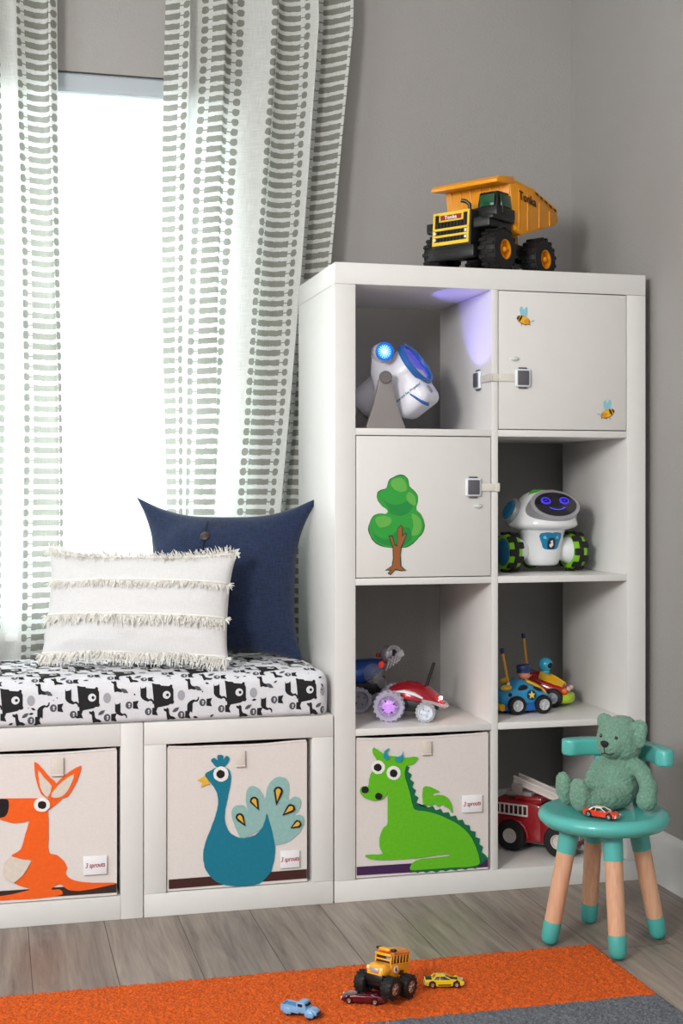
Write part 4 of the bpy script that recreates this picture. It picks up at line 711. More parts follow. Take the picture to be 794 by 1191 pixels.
def cush_map(p):
    lo = Vector((CX0 + CR, CY0 + CR, CZ0 + .012)); hi = Vector((CX1 - CR, CY1 - CR, CZ0 + CH - CR))
    p = Vector(p); q = Vector([max(lo[i], min(hi[i], p[i])) for i in range(3)]); d = p - q
    r = CR
    if p.z < lo.z: r = .012 + (CR - .012) * 0 if abs(d.x) < 1e-9 and abs(d.y) < 1e-9 else CR
    if d.length > 1e-9:
        dz = d.z
        if dz < 0:
            k = math.sqrt(max(0, 1 - (dz / .012) ** 2)) if abs(dz) < .012 else 0
            h = Vector((d.x, d.y, 0)); hl = h.length
            out = q + (h / hl * CR * (.55 + .45 * k) * min(1, hl / CR) if hl > 1e-9 else Vector()) + Vector((0, 0, dz))
        else:
            out = q + d.normalized() * min(r, d.length if max(abs(v) for v in d) < r * .99 else r)
    else: out = q
    fx = (out.x - CX0) / (CX1 - CX0); fy = (out.y - CY0) / (CY1 - CY0); fz = (out.z - CZ0) / CH
    # filled look: front bellies out, top crowns, hem puckers
    out.y -= .005 * math.sin(PI * max(0, min(1, fz))) * (1 if fy < .3 else 0)
    if fz > .85: out.z += .004 * math.sin(PI * max(0, min(1, fy))) + .0016 * noise.noise((out.x * 9, out.y * 11, 3))
    if fz < .3 and fy < .2: out.y += .0022 * noise.noise((out.x * 45, 1, 2)) * (1 - fz / .3)
    if fy < .5: out.y += .0012 * noise.noise((out.x * 14, out.z * 22, 5))
    if fx > .97: out.z -= .002 + .002 * noise.noise((out.y * 20, out.z * 20, 7))
    return out


def cushion():
    b = bmesh.new()
    def sheet(o, a, c, na, nc):
        g = [[b.verts.new(Vector(o) + Vector(a) * i / na + Vector(c) * j / nc) for j in range(nc + 1)] for i in range(na + 1)]
        for i in range(na):
            for j in range(nc): b.faces.new((g[i][j], g[i + 1][j], g[i + 1][j + 1], g[i][j + 1]))
    LX, LY, LZ = CX1 - CX0, CY1 - CY0, CH
    sheet((CX0, CY0, CZ0), (LX, 0, 0), (0, 0, LZ), 240, 26); sheet((CX0, CY1, CZ0), (LX, 0, 0), (0, 0, LZ), 240, 26)
    sheet((CX0, CY0, CZ0 + CH), (LX, 0, 0), (0, LY, 0), 240, 80); sheet((CX0, CY0, CZ0), (LX, 0, 0), (0, LY, 0), 240, 80)
    sheet((CX1, CY0, CZ0), (0, LY, 0), (0, 0, LZ), 80, 26); sheet((CX0, CY0, CZ0), (0, LY, 0), (0, 0, LZ), 80, 26)
    bmesh.ops.remove_doubles(b, verts=b.verts, dist=1e-5)
    for v in b.verts: v.co = cush_map(v.co)
    bmesh.ops.recalc_face_normals(b, faces=b.faces)
    mm = MB(); mm.merge(b, None, 0)
    # the print: (x, s) runs up the front then back over the top
    def P(x, s):
        if s < CH: return Vector((x, CY0, CZ0 + s))
        return Vector((x, CY0 + (s - CH), CZ0 + CH))
    def stamp(poly, mi, lift=.0007):
        if max(p[0] for p in poly) > CX1 - .001: return
        if min(p[1] for p in poly) < .003 or max(p[1] for p in poly) > CH + .36: return
        bb = bmesh.new()
        f = bb.faces.new([bb.verts.new((x, s, 0)) for x, s in poly])
        bmesh.ops.triangulate(bb, faces=[f])
        s0, s1 = min(p[1] for p in poly), max(p[1] for p in poly)
        ext = max(s1 - s0, max(p[0] for p in poly) - min(p[0] for p in poly))
        if s0 < CH < s1 and ext > .004:
            bmesh.ops.bisect_plane(bb, geom=bb.verts[:] + bb.edges[:] + bb.faces[:], plane_co=(0, CH, 0), plane_no=(0, 1, 0))
        for _ in range(7):
            le = [e for e in bb.edges if e.calc_length() > .005]
            if not le: break
            bmesh.ops.subdivide_edges(bb, edges=le, cuts=1); bmesh.ops.triangulate(bb, faces=[f for f in bb.faces if len(f.verts) > 3])
        for v in bb.verts:
            x, s = v.co.x, v.co.y; base = P(x, s); e = .0012
            q = cush_map(base); qx = cush_map(P(x + e, s)) - cush_map(P(x - e, s)); qs = cush_map(P(x, s + e)) - cush_map(P(x, s - e))
            nn = qx.cross(qs)
            nn = nn.normalized() if nn.length > 1e-12 else Vector((0, -1, 0))
            v.co = q + nn * lift
        mm.merge(bb, None, mi)
    def tr(poly, x, s, a=0, k=1, fl=1):
        ca, sa = math.cos(a), math.sin(a)
        return [(x + k * (fl * px * ca - py * sa), s + k * (fl * px * sa + py * ca)) for px, py in poly]
    bear_b = [(-.020, .022), (-.013, .0195), (-.006, .019), (-.004, .0165), (.010, .015), (.013, .018), (.016, .0165), (.0155, .013), (.0175, .009), (.0175, -.010), (.019, -.013), (.0165, -.0165), (.012, -.016), (.008, -.0185), (-.016, -.0225)]
    leafp = [(-.006, 0), (-.003, .0022), (.001, .0026), (.006, 0), (.001, -.0026), (-.003, -.0022)]
    cat_b = [(-.006, .014), (-.0045, .010), (.002, .011), (.0045, .014), (.005, .006), (.005, -.006), (.009, -.010), (.014, -.009), (.018, -.013), (.0185, -.019), (.0165, -.0195), (.0155, -.015), (.012, -.0125), (.008, -.0145), (.002, -.0125), (-.003, -.009), (-.006, -.004)]
    fox_b = [(-.008, .011), (-.004, .0095), (-.001, .0115), (.001, .008), (.001, 0), (.003, -.004), (.008, -.006), (.012, -.010), (.008, -.0115), (.002, -.010), (-.003, -.011), (-.004, -.004), (-.004, .004), (-.008, .007)]
    owl = circle(0, 0, .0075, 14, .006)
    rnd = random.Random(3)
    PX, PS, KK = .165, .096, 1.28
    for j in range(5):
        for i in range(9):
            x0 = -.068 - i * PX + (j % 2) * PX * .5; s0 = .061 + j * PS * .92
            if x0 < -.88: continue
            A = lambda poly, dx, ds, mi, a=0, k=1., lift=.0007: stamp([(x0 + KK * (px - 0), s0 + KK * ps) for px, ps in tr(poly, dx / KK, ds / KK, a, k)], mi, lift)
            C_ = lambda dx, ds, r, mi, n=14, ry=None, lift=.0007: stamp([(x0 + dx + px, s0 + ds + ps) for px, ps in circle(0, 0, r, n, ry)], mi, lift)
            A(bear_b, 0, 0, 1); C_(.007, 0, .0088, 0, 16, None, .0012); C_(.009, 0, .0034, 1, 10, None, .0016)
            A(cat_b, -.044, .004, 1, 0, .95)
            if j == 0: A(cat_b, .064, -.028, 1, 0, .85) if i % 2 else A([(a, -q) for a, q in cat_b][::-1], .060, -.028, 1, 0, .85)
            A(fox_b, .060, .024, 1, 0, 1.); A(leafp, .078, .012, 2, -.5, 1.3, .0011); A(fox_b, .012, -.043, 1, .1, 1.0); A(leafp, .028, -.034, 2, .6, 1.2, .0011)
            C_(.040, -.002, .0085, 3, 16, .0115)
            for ddx, dds in ((-.034, -.036), (.088, -.020), (.040, -.046)):
                C_(ddx, dds, .0075, 2, 14, .0085); C_(ddx + .001, dds + .002, .0022, 0, 8, None, .0012); C_(ddx + .001, dds - .0025, .0018, 0, 8, None, .0012); A([(0, .006), (.010, .0075), (.007, 0), (.010, -.0075), (0, -.006)], ddx + .009, dds, 1)
            for q in range(20):
                xx = x0 + rnd.uniform(-.08, .08); ss = s0 + rnd.uniform(-.055, .042)
                dx_, ds_ = xx - x0, ss - s0
                if abs(dx_) < .033 and abs(ds_) < .036: continue
                if abs(dx_ + .040) < .024 and abs(ds_) < .026: continue
                if abs(dx_ - .066) < .020 and abs(ds_) < .042: continue
                if q < 10: stamp(tr(leafp, xx, ss, rnd.uniform(-.8, .8), rnd.uniform(.7, 1.15)), rnd.choice((1, 1, 2)))
                else: stamp(circle(xx, ss, rnd.uniform(.0011, .0021), 7), rnd.choice((1, 2)))
    CL = woven('white_cotton_sheet', 'd3d4da', 'e2e2e7', 500, .85, .15)
    o = mm.obj('seat_cushion', [CL, mat('print_black', '1c1b1e', .85), mat('print_charcoal', '55555c', .85), mat('print_grey', 'a2a3aa', .85)], None, smooth=50)
    return tag(o, 'bench seat cushion in white cloth printed with black bears, cats and foxes', 'cushion')


cushion()


# ------------------------------------------------------------------ pillows
def pillow_surface(u, v, W, H, T, pin, ears, side):
    """u, v in [-1, 1]; ears = (bottom, top) how far the corners are pulled out; negative rounds them off"""
    k = ears[1] if v > 0 else ears[0]
    e = (abs(u) * abs(v)) ** (4.2 if k > 0 else 3)
    x = W / 2 * u * (1 - pin[0] * (1 - v * v) * u * u) + math.copysign(k * e * (1.3 if k > .03 else 1), u)
    z = H / 2 * v * (1 - pin[1] * (1 - u * u) * v * v) + math.copysign(k * e * (1.15 if v > 0 else .6), v)
    t = (max(0, 1 - abs(u) ** 2.6) * max(0, 1 - abs(v) ** 2.6)) ** .5
    return Vector((x, side * (T / 2 * t), z))


def pillow_mesh(W, H, T, pin, ears, wr, seed, N=56):
    b = bmesh.new()
    for s in (-1, 1):
        g = []
        for i in range(N + 1):
            row = []
            for j in range(N + 1):
                u = math.sin(PI / 2 * (2 * i / N - 1)) * .35 + (2 * i / N - 1) * .65; v = math.sin(PI / 2 * (2 * j / N - 1)) * .35 + (2 * j / N - 1) * .65
                p = pillow_surface(u, v, W, H, T, pin, ears, s)
                k = min(1, 3 * (1 - max(abs(u), abs(v))))
                nz = noise.noise((u * 2.2 + seed, v * 2.2, s * 3)) + .5 * noise.noise((u * 5 + seed, v * 5, s * 5))
                p.y += s * wr * nz * k
                row.append(b.verts.new(p))
            g.append(row)
        for i in range(N):
            for j in range(N):
                q = (g[i][j], g[i + 1][j], g[i + 1][j + 1], g[i][j + 1])
                b.faces.new(q if s < 0 else q[::-1])
    bmesh.ops.remove_doubles(b, verts=b.verts, dist=2e-5)
    return b


NAVY = woven('navy_burlap_weave', '0a1122', '213459', 520, .95, .9)
NW, NH, NT = .378, .345, .135
nv = thing('throw_pillow', 'large navy blue woven pillow with one dark button, leaning at the window', 'pillow', (-.226, .270, BH + CH + .007), rot=(R(-8), 0, R(-27)))
mm = MB(); mm.merge(pillow_mesh(NW, NH, NT, (.02, .035), (-.022, .040), .006, 1)); mm.warp(lambda c: c + Vector((0, 0, NH * .5 + .008)))
mm.obj('pillow_cover', NAVY, nv, smooth=60)
nsurf = lambda u, v, d: pillow_surface(u, v, NW, NH, NT, (.02, .035), (-.022, .040), -1) + Vector((0, -d, NH * .5 + .008))
mm = MB(); mm.lathe([(0, .004), (.008, .0035), (.012, .001), (.0125, -.001), (.010, -.004), (0, -.004)], nsurf(-.17, .66, .006), (0, -1, .55), 24)
mm.obj('button', mat('brown_button', '3d2d28', .4, bump=.2, bscale=300), nv)
mm = MB(); mm.tube([nsurf(-.17 + .0 * k, .0 + k * .045, .0055) for k in range(21)], .0011, 6)
mm.obj('placket_seam', mat('navy_seam', '0a1020', .9), nv)

WCL = woven('off_white_cotton', 'd0cfcf', 'e1e0e0', 700, .9, .3)
FR = mat('cream_fringe_yarn', 'e8e5de', .9, var=.05, vscale=60)
WW, WH, WT = .448, .256, .125
wp = thing('lumbar_pillow', 'oblong white pillow with shaggy cream fringe rows in front of navy pillow', 'pillow', (-.452, .138, BH + CH + .011), rot=(R(-15), R(0), R(-24)))
mm = MB(); mm.merge(pillow_mesh(WW, WH, WT, (.02, .035), (.008, .014), .006, 5)); mm.warp(lambda c: c + Vector((0, 0, WH * .5 + .006)))
mm.obj('pillow_cover', WCL, wp, smooth=60)
rnd = random.Random(11)
for vrow, ln in ((.93, .020), (.42, .014), (-.22, .018), (-.90, .022)):
    mm = MB(); n = 700
    b = bmesh.new()
    for i in range(n):
        u = -.985 + 1.97 * i / (n - 1) + rnd.uniform(-.004, .004)
        u = max(-.995, min(.995, u))
        p = pillow_surface(u, vrow + rnd.uniform(-.018, .018) + .02 * math.sin(u * 7 + vrow * 9), WW, WH, WT, (.02, .035), (.008, .014), -1)
        p.z += WH * .5 + .006
        up = 1 if vrow > .9 else -1
        L_ = ln * rnd.uniform(.55, 1.25); dx = rnd.uniform(-.5, .5); dy = -rnd.uniform(.25, 1.0)
        if up > 0: dy = rnd.uniform(-1.0, .2)
        w_ = rnd.uniform(.0010, .0019)
        d = Vector((dx, dy * .7, up * rnd.uniform(.15, 1))).normalized(); sag = Vector((rnd.uniform(-.3, .3), -.1, -.6 if up < 0 else -.3))
        if up > 0 and rnd.random() < .45: d.z *= -.6; d.y = -abs(d.y) - .3
        pr = None
        for k in range(5):
            t = k / 4; c = p + d * L_ * t + sag * L_ * t * t * .6; ww = w_ * (1 - .5 * t)
            cur = [b.verts.new(c + Vector((ww * math.cos(a), ww * math.sin(a) * .8, ww * math.sin(a + .5) * .5))) for a in (0, 2.1, 4.2)]
            if pr:
                for q in range(3): b.faces.new((pr[q], pr[(q + 1) % 3], cur[(q + 1) % 3], cur[q]))
            pr = cur
    mm.merge(b)
    # stitched band the yarns grow from
    pts = []
    for i in range(60):
        u = -.975 + 1.95 * i / 59
        p = pillow_surface(u, vrow * (1.0), WW, WH, WT, (.02, .035), (.008, .014), -1); pts.append(p + Vector((0, -.0005, WH * .5 + .006 + (.003 if vrow < .9 else 0))))
    mm.tube(pts, .0026, 6)
    for sx, kk in ((1, 10), (-1, 8)):      # tassels at the ends
        for q in range(kk):
            p = pillow_surface(sx * .99, vrow, WW, WH, WT, (.02, .035), (.008, .014), -1); p.z += WH * .5 + .006
            e = Vector((sx * rnd.uniform(.6, 1), -rnd.uniform(0, .6), rnd.uniform(-.9, .3))).normalized() * rnd.uniform(.008, .018)
            mm.tube([p, p + e * .5 + Vector((0, 0, .002)), p + e], [.0012, .0011, .0007], 4)
    mm.obj('fringe', FR, wp, smooth=80)

# ------------------------------------------------------------------ toys
def rotl(h): return R(h)


def wheel(parent, c, r, w_, side, tm, rm, lug=0, spokes=5, rimr=.58, lugd=.06, name='wheel', face=.0, hub=None, dish=.25):
    """tyre with a rim sub-part; axle along local y, outer face towards side (+1 left, -1 right)"""
    c = Vector(c); mm = MB(); e = w_ * .22
    prof = [(r * rimr, 0), (r * (rimr + .12), -.0 * r), (r * .9, w_ * .04), (r * .975, e * .8), (r, e * 1.4), (r, w_ - e * 1.4), (r * .975, w_ - e * .8), (r * .9, w_ * .96), (r * (rimr + .12), w_), (r * rimr, w_), (r * rimr, w_ * .5), (r * rimr, 0)]
    mm.lathe([(a, h) for a, h in prof], c - Vector((0, side * w_ / 2, 0)), (0, side, 0), 36)
    if lug:
        for i in range(lug):
            a = 2 * PI * i / lug
            for k in (0, 1):
                aa = a + k * PI / lug
                p = c + Vector((math.cos(aa) * r, (k - .5) * w_ * .46, math.sin(aa) * r))
                mm.box(p, (r * lugd * 2.0, w_ * .42, 2 * PI * r / lug * .42), r * .012, 1, rot=(0, -aa, 0))
    t = mm.obj(name, tm, parent)
    mm = MB(); yo = side * w_ * (.5 - .12)
    o = c + Vector((0, yo, 0)); rr = r * rimr * 1.03
    mm.lathe([(rr, -w_ * .3), (rr, w_ * .10), (rr * .86, w_ * .10), (rr * .80, -w_ * dish * .5), (0, -w_ * dish * .5)], o, (0, side, 0), 32)
    if spokes:
        for i in range(spokes):
            a = 2 * PI * i / spokes + .3
            q = o + Vector((math.cos(a) * rr * .5, side * w_ * .02, math.sin(a) * rr * .5))
            mm.box(q, (rr * .78, w_ * .10, rr * .22), rr * .04, 1, rot=(0, -a, 0))
    mm.lathe([(rr * .27, -w_ * .1), (rr * .27, w_ * .06), (rr * .16, w_ * .12), (0, w_ * .12)], o, (0, side, 0), 18)
    mm.obj('rim', rm, t)
    return t


def body_round(mm, k=.25, ztop=0, zspan=1, w_=.1):
    """pull the upper body inwards like a real car"""
    def f(c):
        t = max(0, (c.z - ztop) / zspan)
        return Vector((c.x, c.y * (1 - k * min(1, t)), c.z))
    return mm.warp(f)


# -- dump truck on top of the shelf
YEL = mat('toy_yellow_plastic', 'ea9810', .32, coat=.15); YELP = mat('grille_yellow_sticker', 'e8c23a', .4)
DGR = mat('dark_green_window', '0f4a2c', .12, coat=.6)
dt = thing('toy_dump_truck', 'big yellow and black toy dump truck on top of the shelving unit', 'toy truck', (.452, .180, TH + .0026), R(-144))
for x in (.095, -.092):
    for s in (1, -1): wheel(dt, (x, s * .083, .053), .053, .048, s, TYRE, YEL, lug=16, spokes=0, rimr=.46, lugd=.05, dish=.5)
mm = MB(); mm.box((0, 0, .062), (.27, .075, .034), .004); mm.cyl((.095, -.08, .053), (.095, .08, .053), .008, n=12); mm.cyl((-.092, -.08, .053), (-.092, .08, .053), .008, n=12)
mm.box((-.02, .05, .070), (.07, .04, .03), .004); mm.box((-.02, -.05, .070), (.07, .04, .03), .004); mm.obj('chassis', BLACK, dt)
mm = MB()
mm.side([(.05, .045), (.155, .045), (.162, .07), (.156, .15), (.05, .156)], .116, bev=.004, y=-.010)
mm.box((.155, -.008, .047), (.022, .135, .03), .004)
mm.box((.098, 0, .117), (.10, .188, .026), .004); mm.box((.098, .086, .128), (.10, .034, .012), .003)
mm.obj('front_body', BLACK, dt)
mm = MB(); n_ = Vector((.0745, 0, 0))
def gp(y, z): return (.162 - (z - .07) * .075 + .0015, y, z)
def gbar(y0, y1, z0, z1):
    a = Vector(gp((y0 + y1) / 2, (z0 + z1) / 2)); mm.box(a, (.004, y1 - y0, z1 - z0), .001, 1, rot=(0, -.075, 0))
gy0, gy1, gz0, gz1 = -.064, .044, .068, .150
for a in ((gy0, gy1, gz0, gz0 + .009), (gy0, gy1, gz1 - .006, gz1), (gy0, gy0 + .006, gz0, gz1), (gy1 - .006, gy1, gz0, gz1), (gy0, gy1, .088, .094), (gy0, gy1, .1045, .111), (-.046, .026, .126, .146)): gbar(*a)
mm.obj('grille_frame', YELP, dt)
mm = MB()
for a, z0, z1 in ((-1, .078, .087), (0, .095, .1035), (1, .112, .125)):
    for k in range(9): y = -.05 + k * .010; p = Vector(gp(y, (z0 + z1) / 2)); mm.box(p, (.003, .0045, z1 - z0), .0005, 1, rot=(0, -.075, 0))
mm.obj('grille_slats', mat('dark_grille', '222222', .5), dt)
mm = MB(); p = Vector(gp(-.010, .136)); mm.box(p + Vector((.0025, 0, 0)), (.001, .062, .012), .0004, 1, rot=(0, -.075, 0)); pl_ = mm.obj('nameplate', mat('nameplate_red', '8d2a2c', .4), dt)
text('lettering', 'Tonka', mat('white_lettering', 'eeeeee', .5), pl_, p + Vector((.0034, 0, -.0005)), (0, 1, 0), (-.075, 0, 1), .0125, bold=.0003, spacing=1.15)
mm = MB()
for y, z in ((-.056, .083), (.036, .083), (-.056, .099), (.036, .099)): p = Vector(gp(y, z)); mm.cyl(p, p + Vector((.004, 0, 0)), .0038, n=14)
mm.obj('headlights', mat('white_lamp_dot', 'dedbcf', .3), dt)
mm = MB()  # cab
mm.frustum((.082, .066, .128), (.078, .062), (.076, .064, .197), (.060, .054), .003)
mm.box((.084, .066, .143), (.084, .068, .028), .003)
cb = mm.obj('cab', BLACK, dt)
mm = MB(); mm.box((.1155, .066, .174), (.003, .042, .03), .001, rot=(0, -.11, 0)); mm.box((.079, .0955, .174), (.044, .003, .03), .001, rot=(.07, 0, 0)); mm.obj('cab_window', DGR, cb)
mm = MB(); mm.box((.100, .1, .166), (.004, .004, .05), .001); mm.obj('window_pillar', BLACK, cb)
mm = MB(); mm.tube([(.112, .012, .148), (.112, .012, .172), (.118, .004, .180), (.122, -.006, .182)], .005, 10); mm.obj('exhaust_stack', BLACK, dt)
mm = MB()
bp = [(.062, .232), (-.045, .222), (-.160, .189), (-.169, .162), (-.156, .153), (.005, .104), (.034, .112), (.052, .165)]
t_ = .005
for s in (1, -1): mm.prism(bp, (0, s * .094 + t_ / 2, 0), (1, 0, 0), (0, 0, 1), t_, 0, .0015)
for (x0, z0), (x1, z1) in ((bp[3], bp[4]), (bp[4], bp[5]), (bp[5], bp[6]), (bp[6], bp[7]), (bp[7], (.062, .226))):
    a = math.atan2(z1 - z0, x1 - x0); L_ = math.hypot(x1 - x0, z1 - z0)
    mm.box(((x0 + x1) / 2, 0, (z0 + z1) / 2), (L_ + .003, .188, .005), .001, rot=(0, -a, 0))
for s in (1, -1):
    for x, z0, z1 in ((.02, .118, .215), (-.02, .115, .208), (-.075, .130, .195), (-.125, .142, .182)):
        mm.box((x, s * .0972, (z0 + z1) / 2), (.006, .0026, z1 - z0), .0012)
    mm.tube([(.06, s * .094, .232), (-.045, s * .094, .222), (-.160, s * .094, .190)], .0042, 8)
for y in (-.08, -.05, -.02, .01, .04, .07): mm.box((.051, y, .165), (.006, .007, .115), .002, rot=(0, .23, 0))
mm.prism([(.045, .222), (.120, .214), (.122, .222), (.108, .232), (.045, .240)], (0, .098, 0), (1, 0, 0), (0, 0, 1), .196, 0, .0015)
bed = mm.obj('dump_bed', YEL, dt)
text('lettering', 'Tonka', mat('black_lettering', '151515', .5), bed, (-.018, .0988, .194), (-1, 0, -.10), (.12, 0, 1), .031, bold=.0003)
mm = MB()
for k in range(5): mm.prism([(0, 0), (-.014, -.0035), (-.017, -.010), (-.006, -.006)], (-.052 - k * .022, .0985, .2185 - k * .0066), (1, 0, 0), (0, 0, 1), -.0006)
mm.obj('stripe_marks', BLACK, bed)
mm = MB(); mm.side([(-.05, .08), (-.095, .08), (-.085, .14), (-.035, .13)], .05, bev=.002); mm.obj('hinge_bracket', YEL, dt)

# -- star projector in the upper left compartment
PX_, PY_ = .138, .125
pj_ = thing('star_projector', 'white toy projector with blue glowing lens and round blue light, top left compartment', 'toy projector', (PX_, PY_, ZL[3]))
PW = mat('projector_white', 'dcdbe4', .3, coat=.2); PG = mat('projector_grey', '8b8583', .45); PB = mat('projector_blue', '1f5fa8', .25, coat=.4)
ax = Vector((.62, -.52, .56)).normalized(); LC = Vector((.093, -.028, .1655))
sidev = Vector((ax.y, -ax.x, 0)).normalized(); upv = sidev.cross(ax).normalized() * 1
if upv.z < 0: upv = -upv
mm = MB(); mm.lathe([(0, -.185), (.030, -.183), (.040, -.176), (.044, -.16), (.050, -.06), (.0535, -.012), (.052, -.010), (0, -.010)], LC, ax, 48); mm.obj('barrel', PW, pj_, smooth=50)
mm = MB(); mm.lathe([(.053, -.014), (.0585, -.012), (.0595, -.002), (.056, .003), (.050, .002), (.047, -.004), (.047, -.014)], LC, ax, 56); ring = mm.obj('lens_ring', PB, pj_)
mm = MB(); mm.lathe([(.0475, -.004), (.042, -.006), (.030, -.008), (0, -.0085)], LC, ax, 48); mm.obj('lens', mat('lens_glow_blue', '2b2788', .15, emit='4a45ff', es=.38, coat=.8), ring)
mm = MB(); q = LC - upv * .0 + sidev * .0; mm.ell(LC + Vector((-.043, -.028, -.012)) * .9 + ax * .006, (.006, .004, .006)); mm.obj('ring_light', mat('ring_light_glow', 'd8ecff', .3, emit='cfe6ff', es=2.2), ring)
# lower housing under the barrel
Mh = Matrix((ax, sidev, upv)).transposed().to_4x4()
bx = bmesh.new(); bmesh.ops.create_cube(bx, size=1); bmesh.ops.scale(bx, vec=(.100, .098, .104), verts=bx.verts); bmesh.ops.bevel(bx, geom=bx.edges[:], offset=.022, segments=5, affect='EDGES', profile=.5)
HC = LC - ax * .056 - upv * .050
mm = MB(); mm.merge(bx, Matrix.Translation(HC) @ Mh); hs_ = mm.obj('lower_housing', PW, pj_, smooth=50)
sgn = 1 if sidev.y < 0 else -1
fy = sidev * sgn
tt = text('lettering', 'Space and Sea Projector', mat('blue_lettering', '2a6aa0', .5), hs_, HC + fy * .0494 - upv * .010 + ax * .0075, ax, upv, .0084, bold=.0002)
mm = MB(); mm.cyl(HC + ax * .049 - upv * .026 + fy * .015, HC + ax * .052 - upv * .026 + fy * .015, .0105, n=24); mm.obj('dial', GREYP, pj_)
mm = MB(); mm.tube([HC + fy * .0485 + ax * .012 - upv * .016, HC + fy * .049 + ax * .018 - upv * .030, HC + fy * .040 + ax * .024 - upv * .047, HC + fy * .02 + ax * .026 - upv * .053], [.003, .0045, .007, .008], 12, flat=.6); mm.obj('blue_tab', PB, pj_)
# round light pod and its neck
LP = Vector((.0005, -.062, .187))
mm = MB(); mm.lathe([(.017, .055), (.0225, .045), (.0225, .004), (.0205, 0), (.019, 0)], LP, (0, 1, 0), 36)
mm.loft([[LP + Vector((a, .035 + .0, b_)) for a, b_ in circle(0, 0, .0215, 20)], [Vector((.010, -.02, .14)) + Vector((a, 0, b_)) for a, b_ in circle(0, 0, .032, 20)], [Vector((.02, -.0, .105)) + Vector((a, 0, b_)) for a, b_ in circle(0, 0, .03, 20)]])
pod = mm.obj('light_pod', PW, pj_, smooth=50)
mm = MB(); mm.lathe([(.0225, .002), (.0225, -.002), (.0185, -.003), (.018, .002)], LP, (0, 1, 0), 36); mm.obj('pod_ring', mat('pod_ring_blue', '1d5fc0', .25, emit='1d6fe0', es=.35), pod)
mm = MB(); mm.lathe([(.0185, .002), (.014, 0), (0, -.001)], LP, (0, 1, 0), 36); mm.obj('pod_lamp', mat('pod_lamp_glow', '2a86e0', .3, emit='1f8cf5', es=.75), pod)
mm = MB()
for k in range(16):
    a = 2 * PI * k / 16; d = Vector((math.cos(a), 0, math.sin(a))); mm.tube([LP + d * .005 + Vector((0, -.002, 0)), LP + d * .0155 + Vector((0, -.001, 0))], .0007, 5)
mm.ell(LP + Vector((0, -.001, 0)), (.005, .0015, .005)); mm.obj('lamp_rays', mat('lamp_ray_glow', 'dff4ff', .3, emit='bfeaff', es=.95), pod)
# legs with grey pivot
mm = MB()
for y in (-.072, .058):
    mm.prism([(-.008, .128), (-.017, .118), (-.030, .06), (-.048, .006), (-.048, 0), (.048, 0), (.048, .006), (.030, .05), (.014, .118), (.006, .129)], (.0, y + .006, 0), (1, 0, 0), (0, 0, 1), .012, 0, .002)
mm.box((0, -.006, .005), (.096, .13, .010), .003); mm.obj('stand', PG, pj_)
mm = MB(); mm.lathe([(0, .004), (.013, .004), (.0155, .001), (.0155, -.006), (0, -.006)], (-.0015, -.080, .124), (0, -1, 0), 28); mm.obj('pivot_cap', mat('pivot_grey', '6f6a69', .5), pj_)
lamp = bpy.data.lights.new('projector_beam', 'SPOT'); lamp.energy = 1.2; lamp.color = (.25, .2, 1.0); lamp.spot_size = R(86); lamp.spot_blend = .15; lamp.shadow_soft_size = .006
lo = bpy.data.objects.new('projector_beam', lamp); COL.objects.link(lo); lo.parent = pj_; lo.location = LC + ax * .012
lo.rotation_euler = Vector((.80, -.10, .62)).to_track_quat('-Z', 'Y').to_euler()

# -- robot in the right column, second compartment
RW = mat('robot_white', 'e6e8ea', .25, coat=.3); RGY = mat('robot_silver', 'a8a9ac', .3, metal=.3); RGN = mat('robot_green', '7cc21f', .35); RTL = mat('robot_teal', '17628a', .3)
rb = thing('toy_robot', 'white toy robot with smiling purple face screen and green black wheels', 'toy robot', (.583, .162, ZL[2] + .0052), R(-84))
mm = MB(); mm.lathe([(0, .012), (.036, .012), (.043, .018), (.047, .03), (.050, .06), (.056, .092), (.062, .104), (.060, .112), (0, .112)], (0, 0, 0), (0, 0, 1), 48)
mm.warp(lambda c: Vector((c.x * .95, c.y, c.z))); bd = mm.obj('torso', RW, rb, smooth=50)
mm = MB(); mm.lathe([(0, .100), (.058, .101), (.082, .107), (.0895, .113), (.090, .119), (.085, .134), (.076, .155), (.063, .176), (.045, .192), (.022, .201), (0, .203)], (0, 0, 0), (0, 0, 1), 56)
hd = mm.obj('head', RW, rb, smooth=60)
tilt = Vector((math.cos(R(34)), 0, math.sin(R(34)))); FC = Vector((.0665, 0, .1632))
Mf = Matrix((Vector((0, 1, 0)), Vector((-tilt.z, 0, tilt.x)), tilt)).transposed().to_4x4(); Mf.translation = FC


def fdisc(name, a, b_, z0, z1, m, par, prof=None, cx=0, cy=0):
    mm = MB(); mm.lathe(prof or [(0, z0), (1, z0), (1, z1 - .0008), (.97, z1), (0, z1)], (0, 0, 0), (0, 0, 1), 48)
    mm.warp(lambda c: Mf @ Vector((cx + c.x * a, cy + c.y * b_, c.z))); return mm.obj(name, m, par, smooth=50)


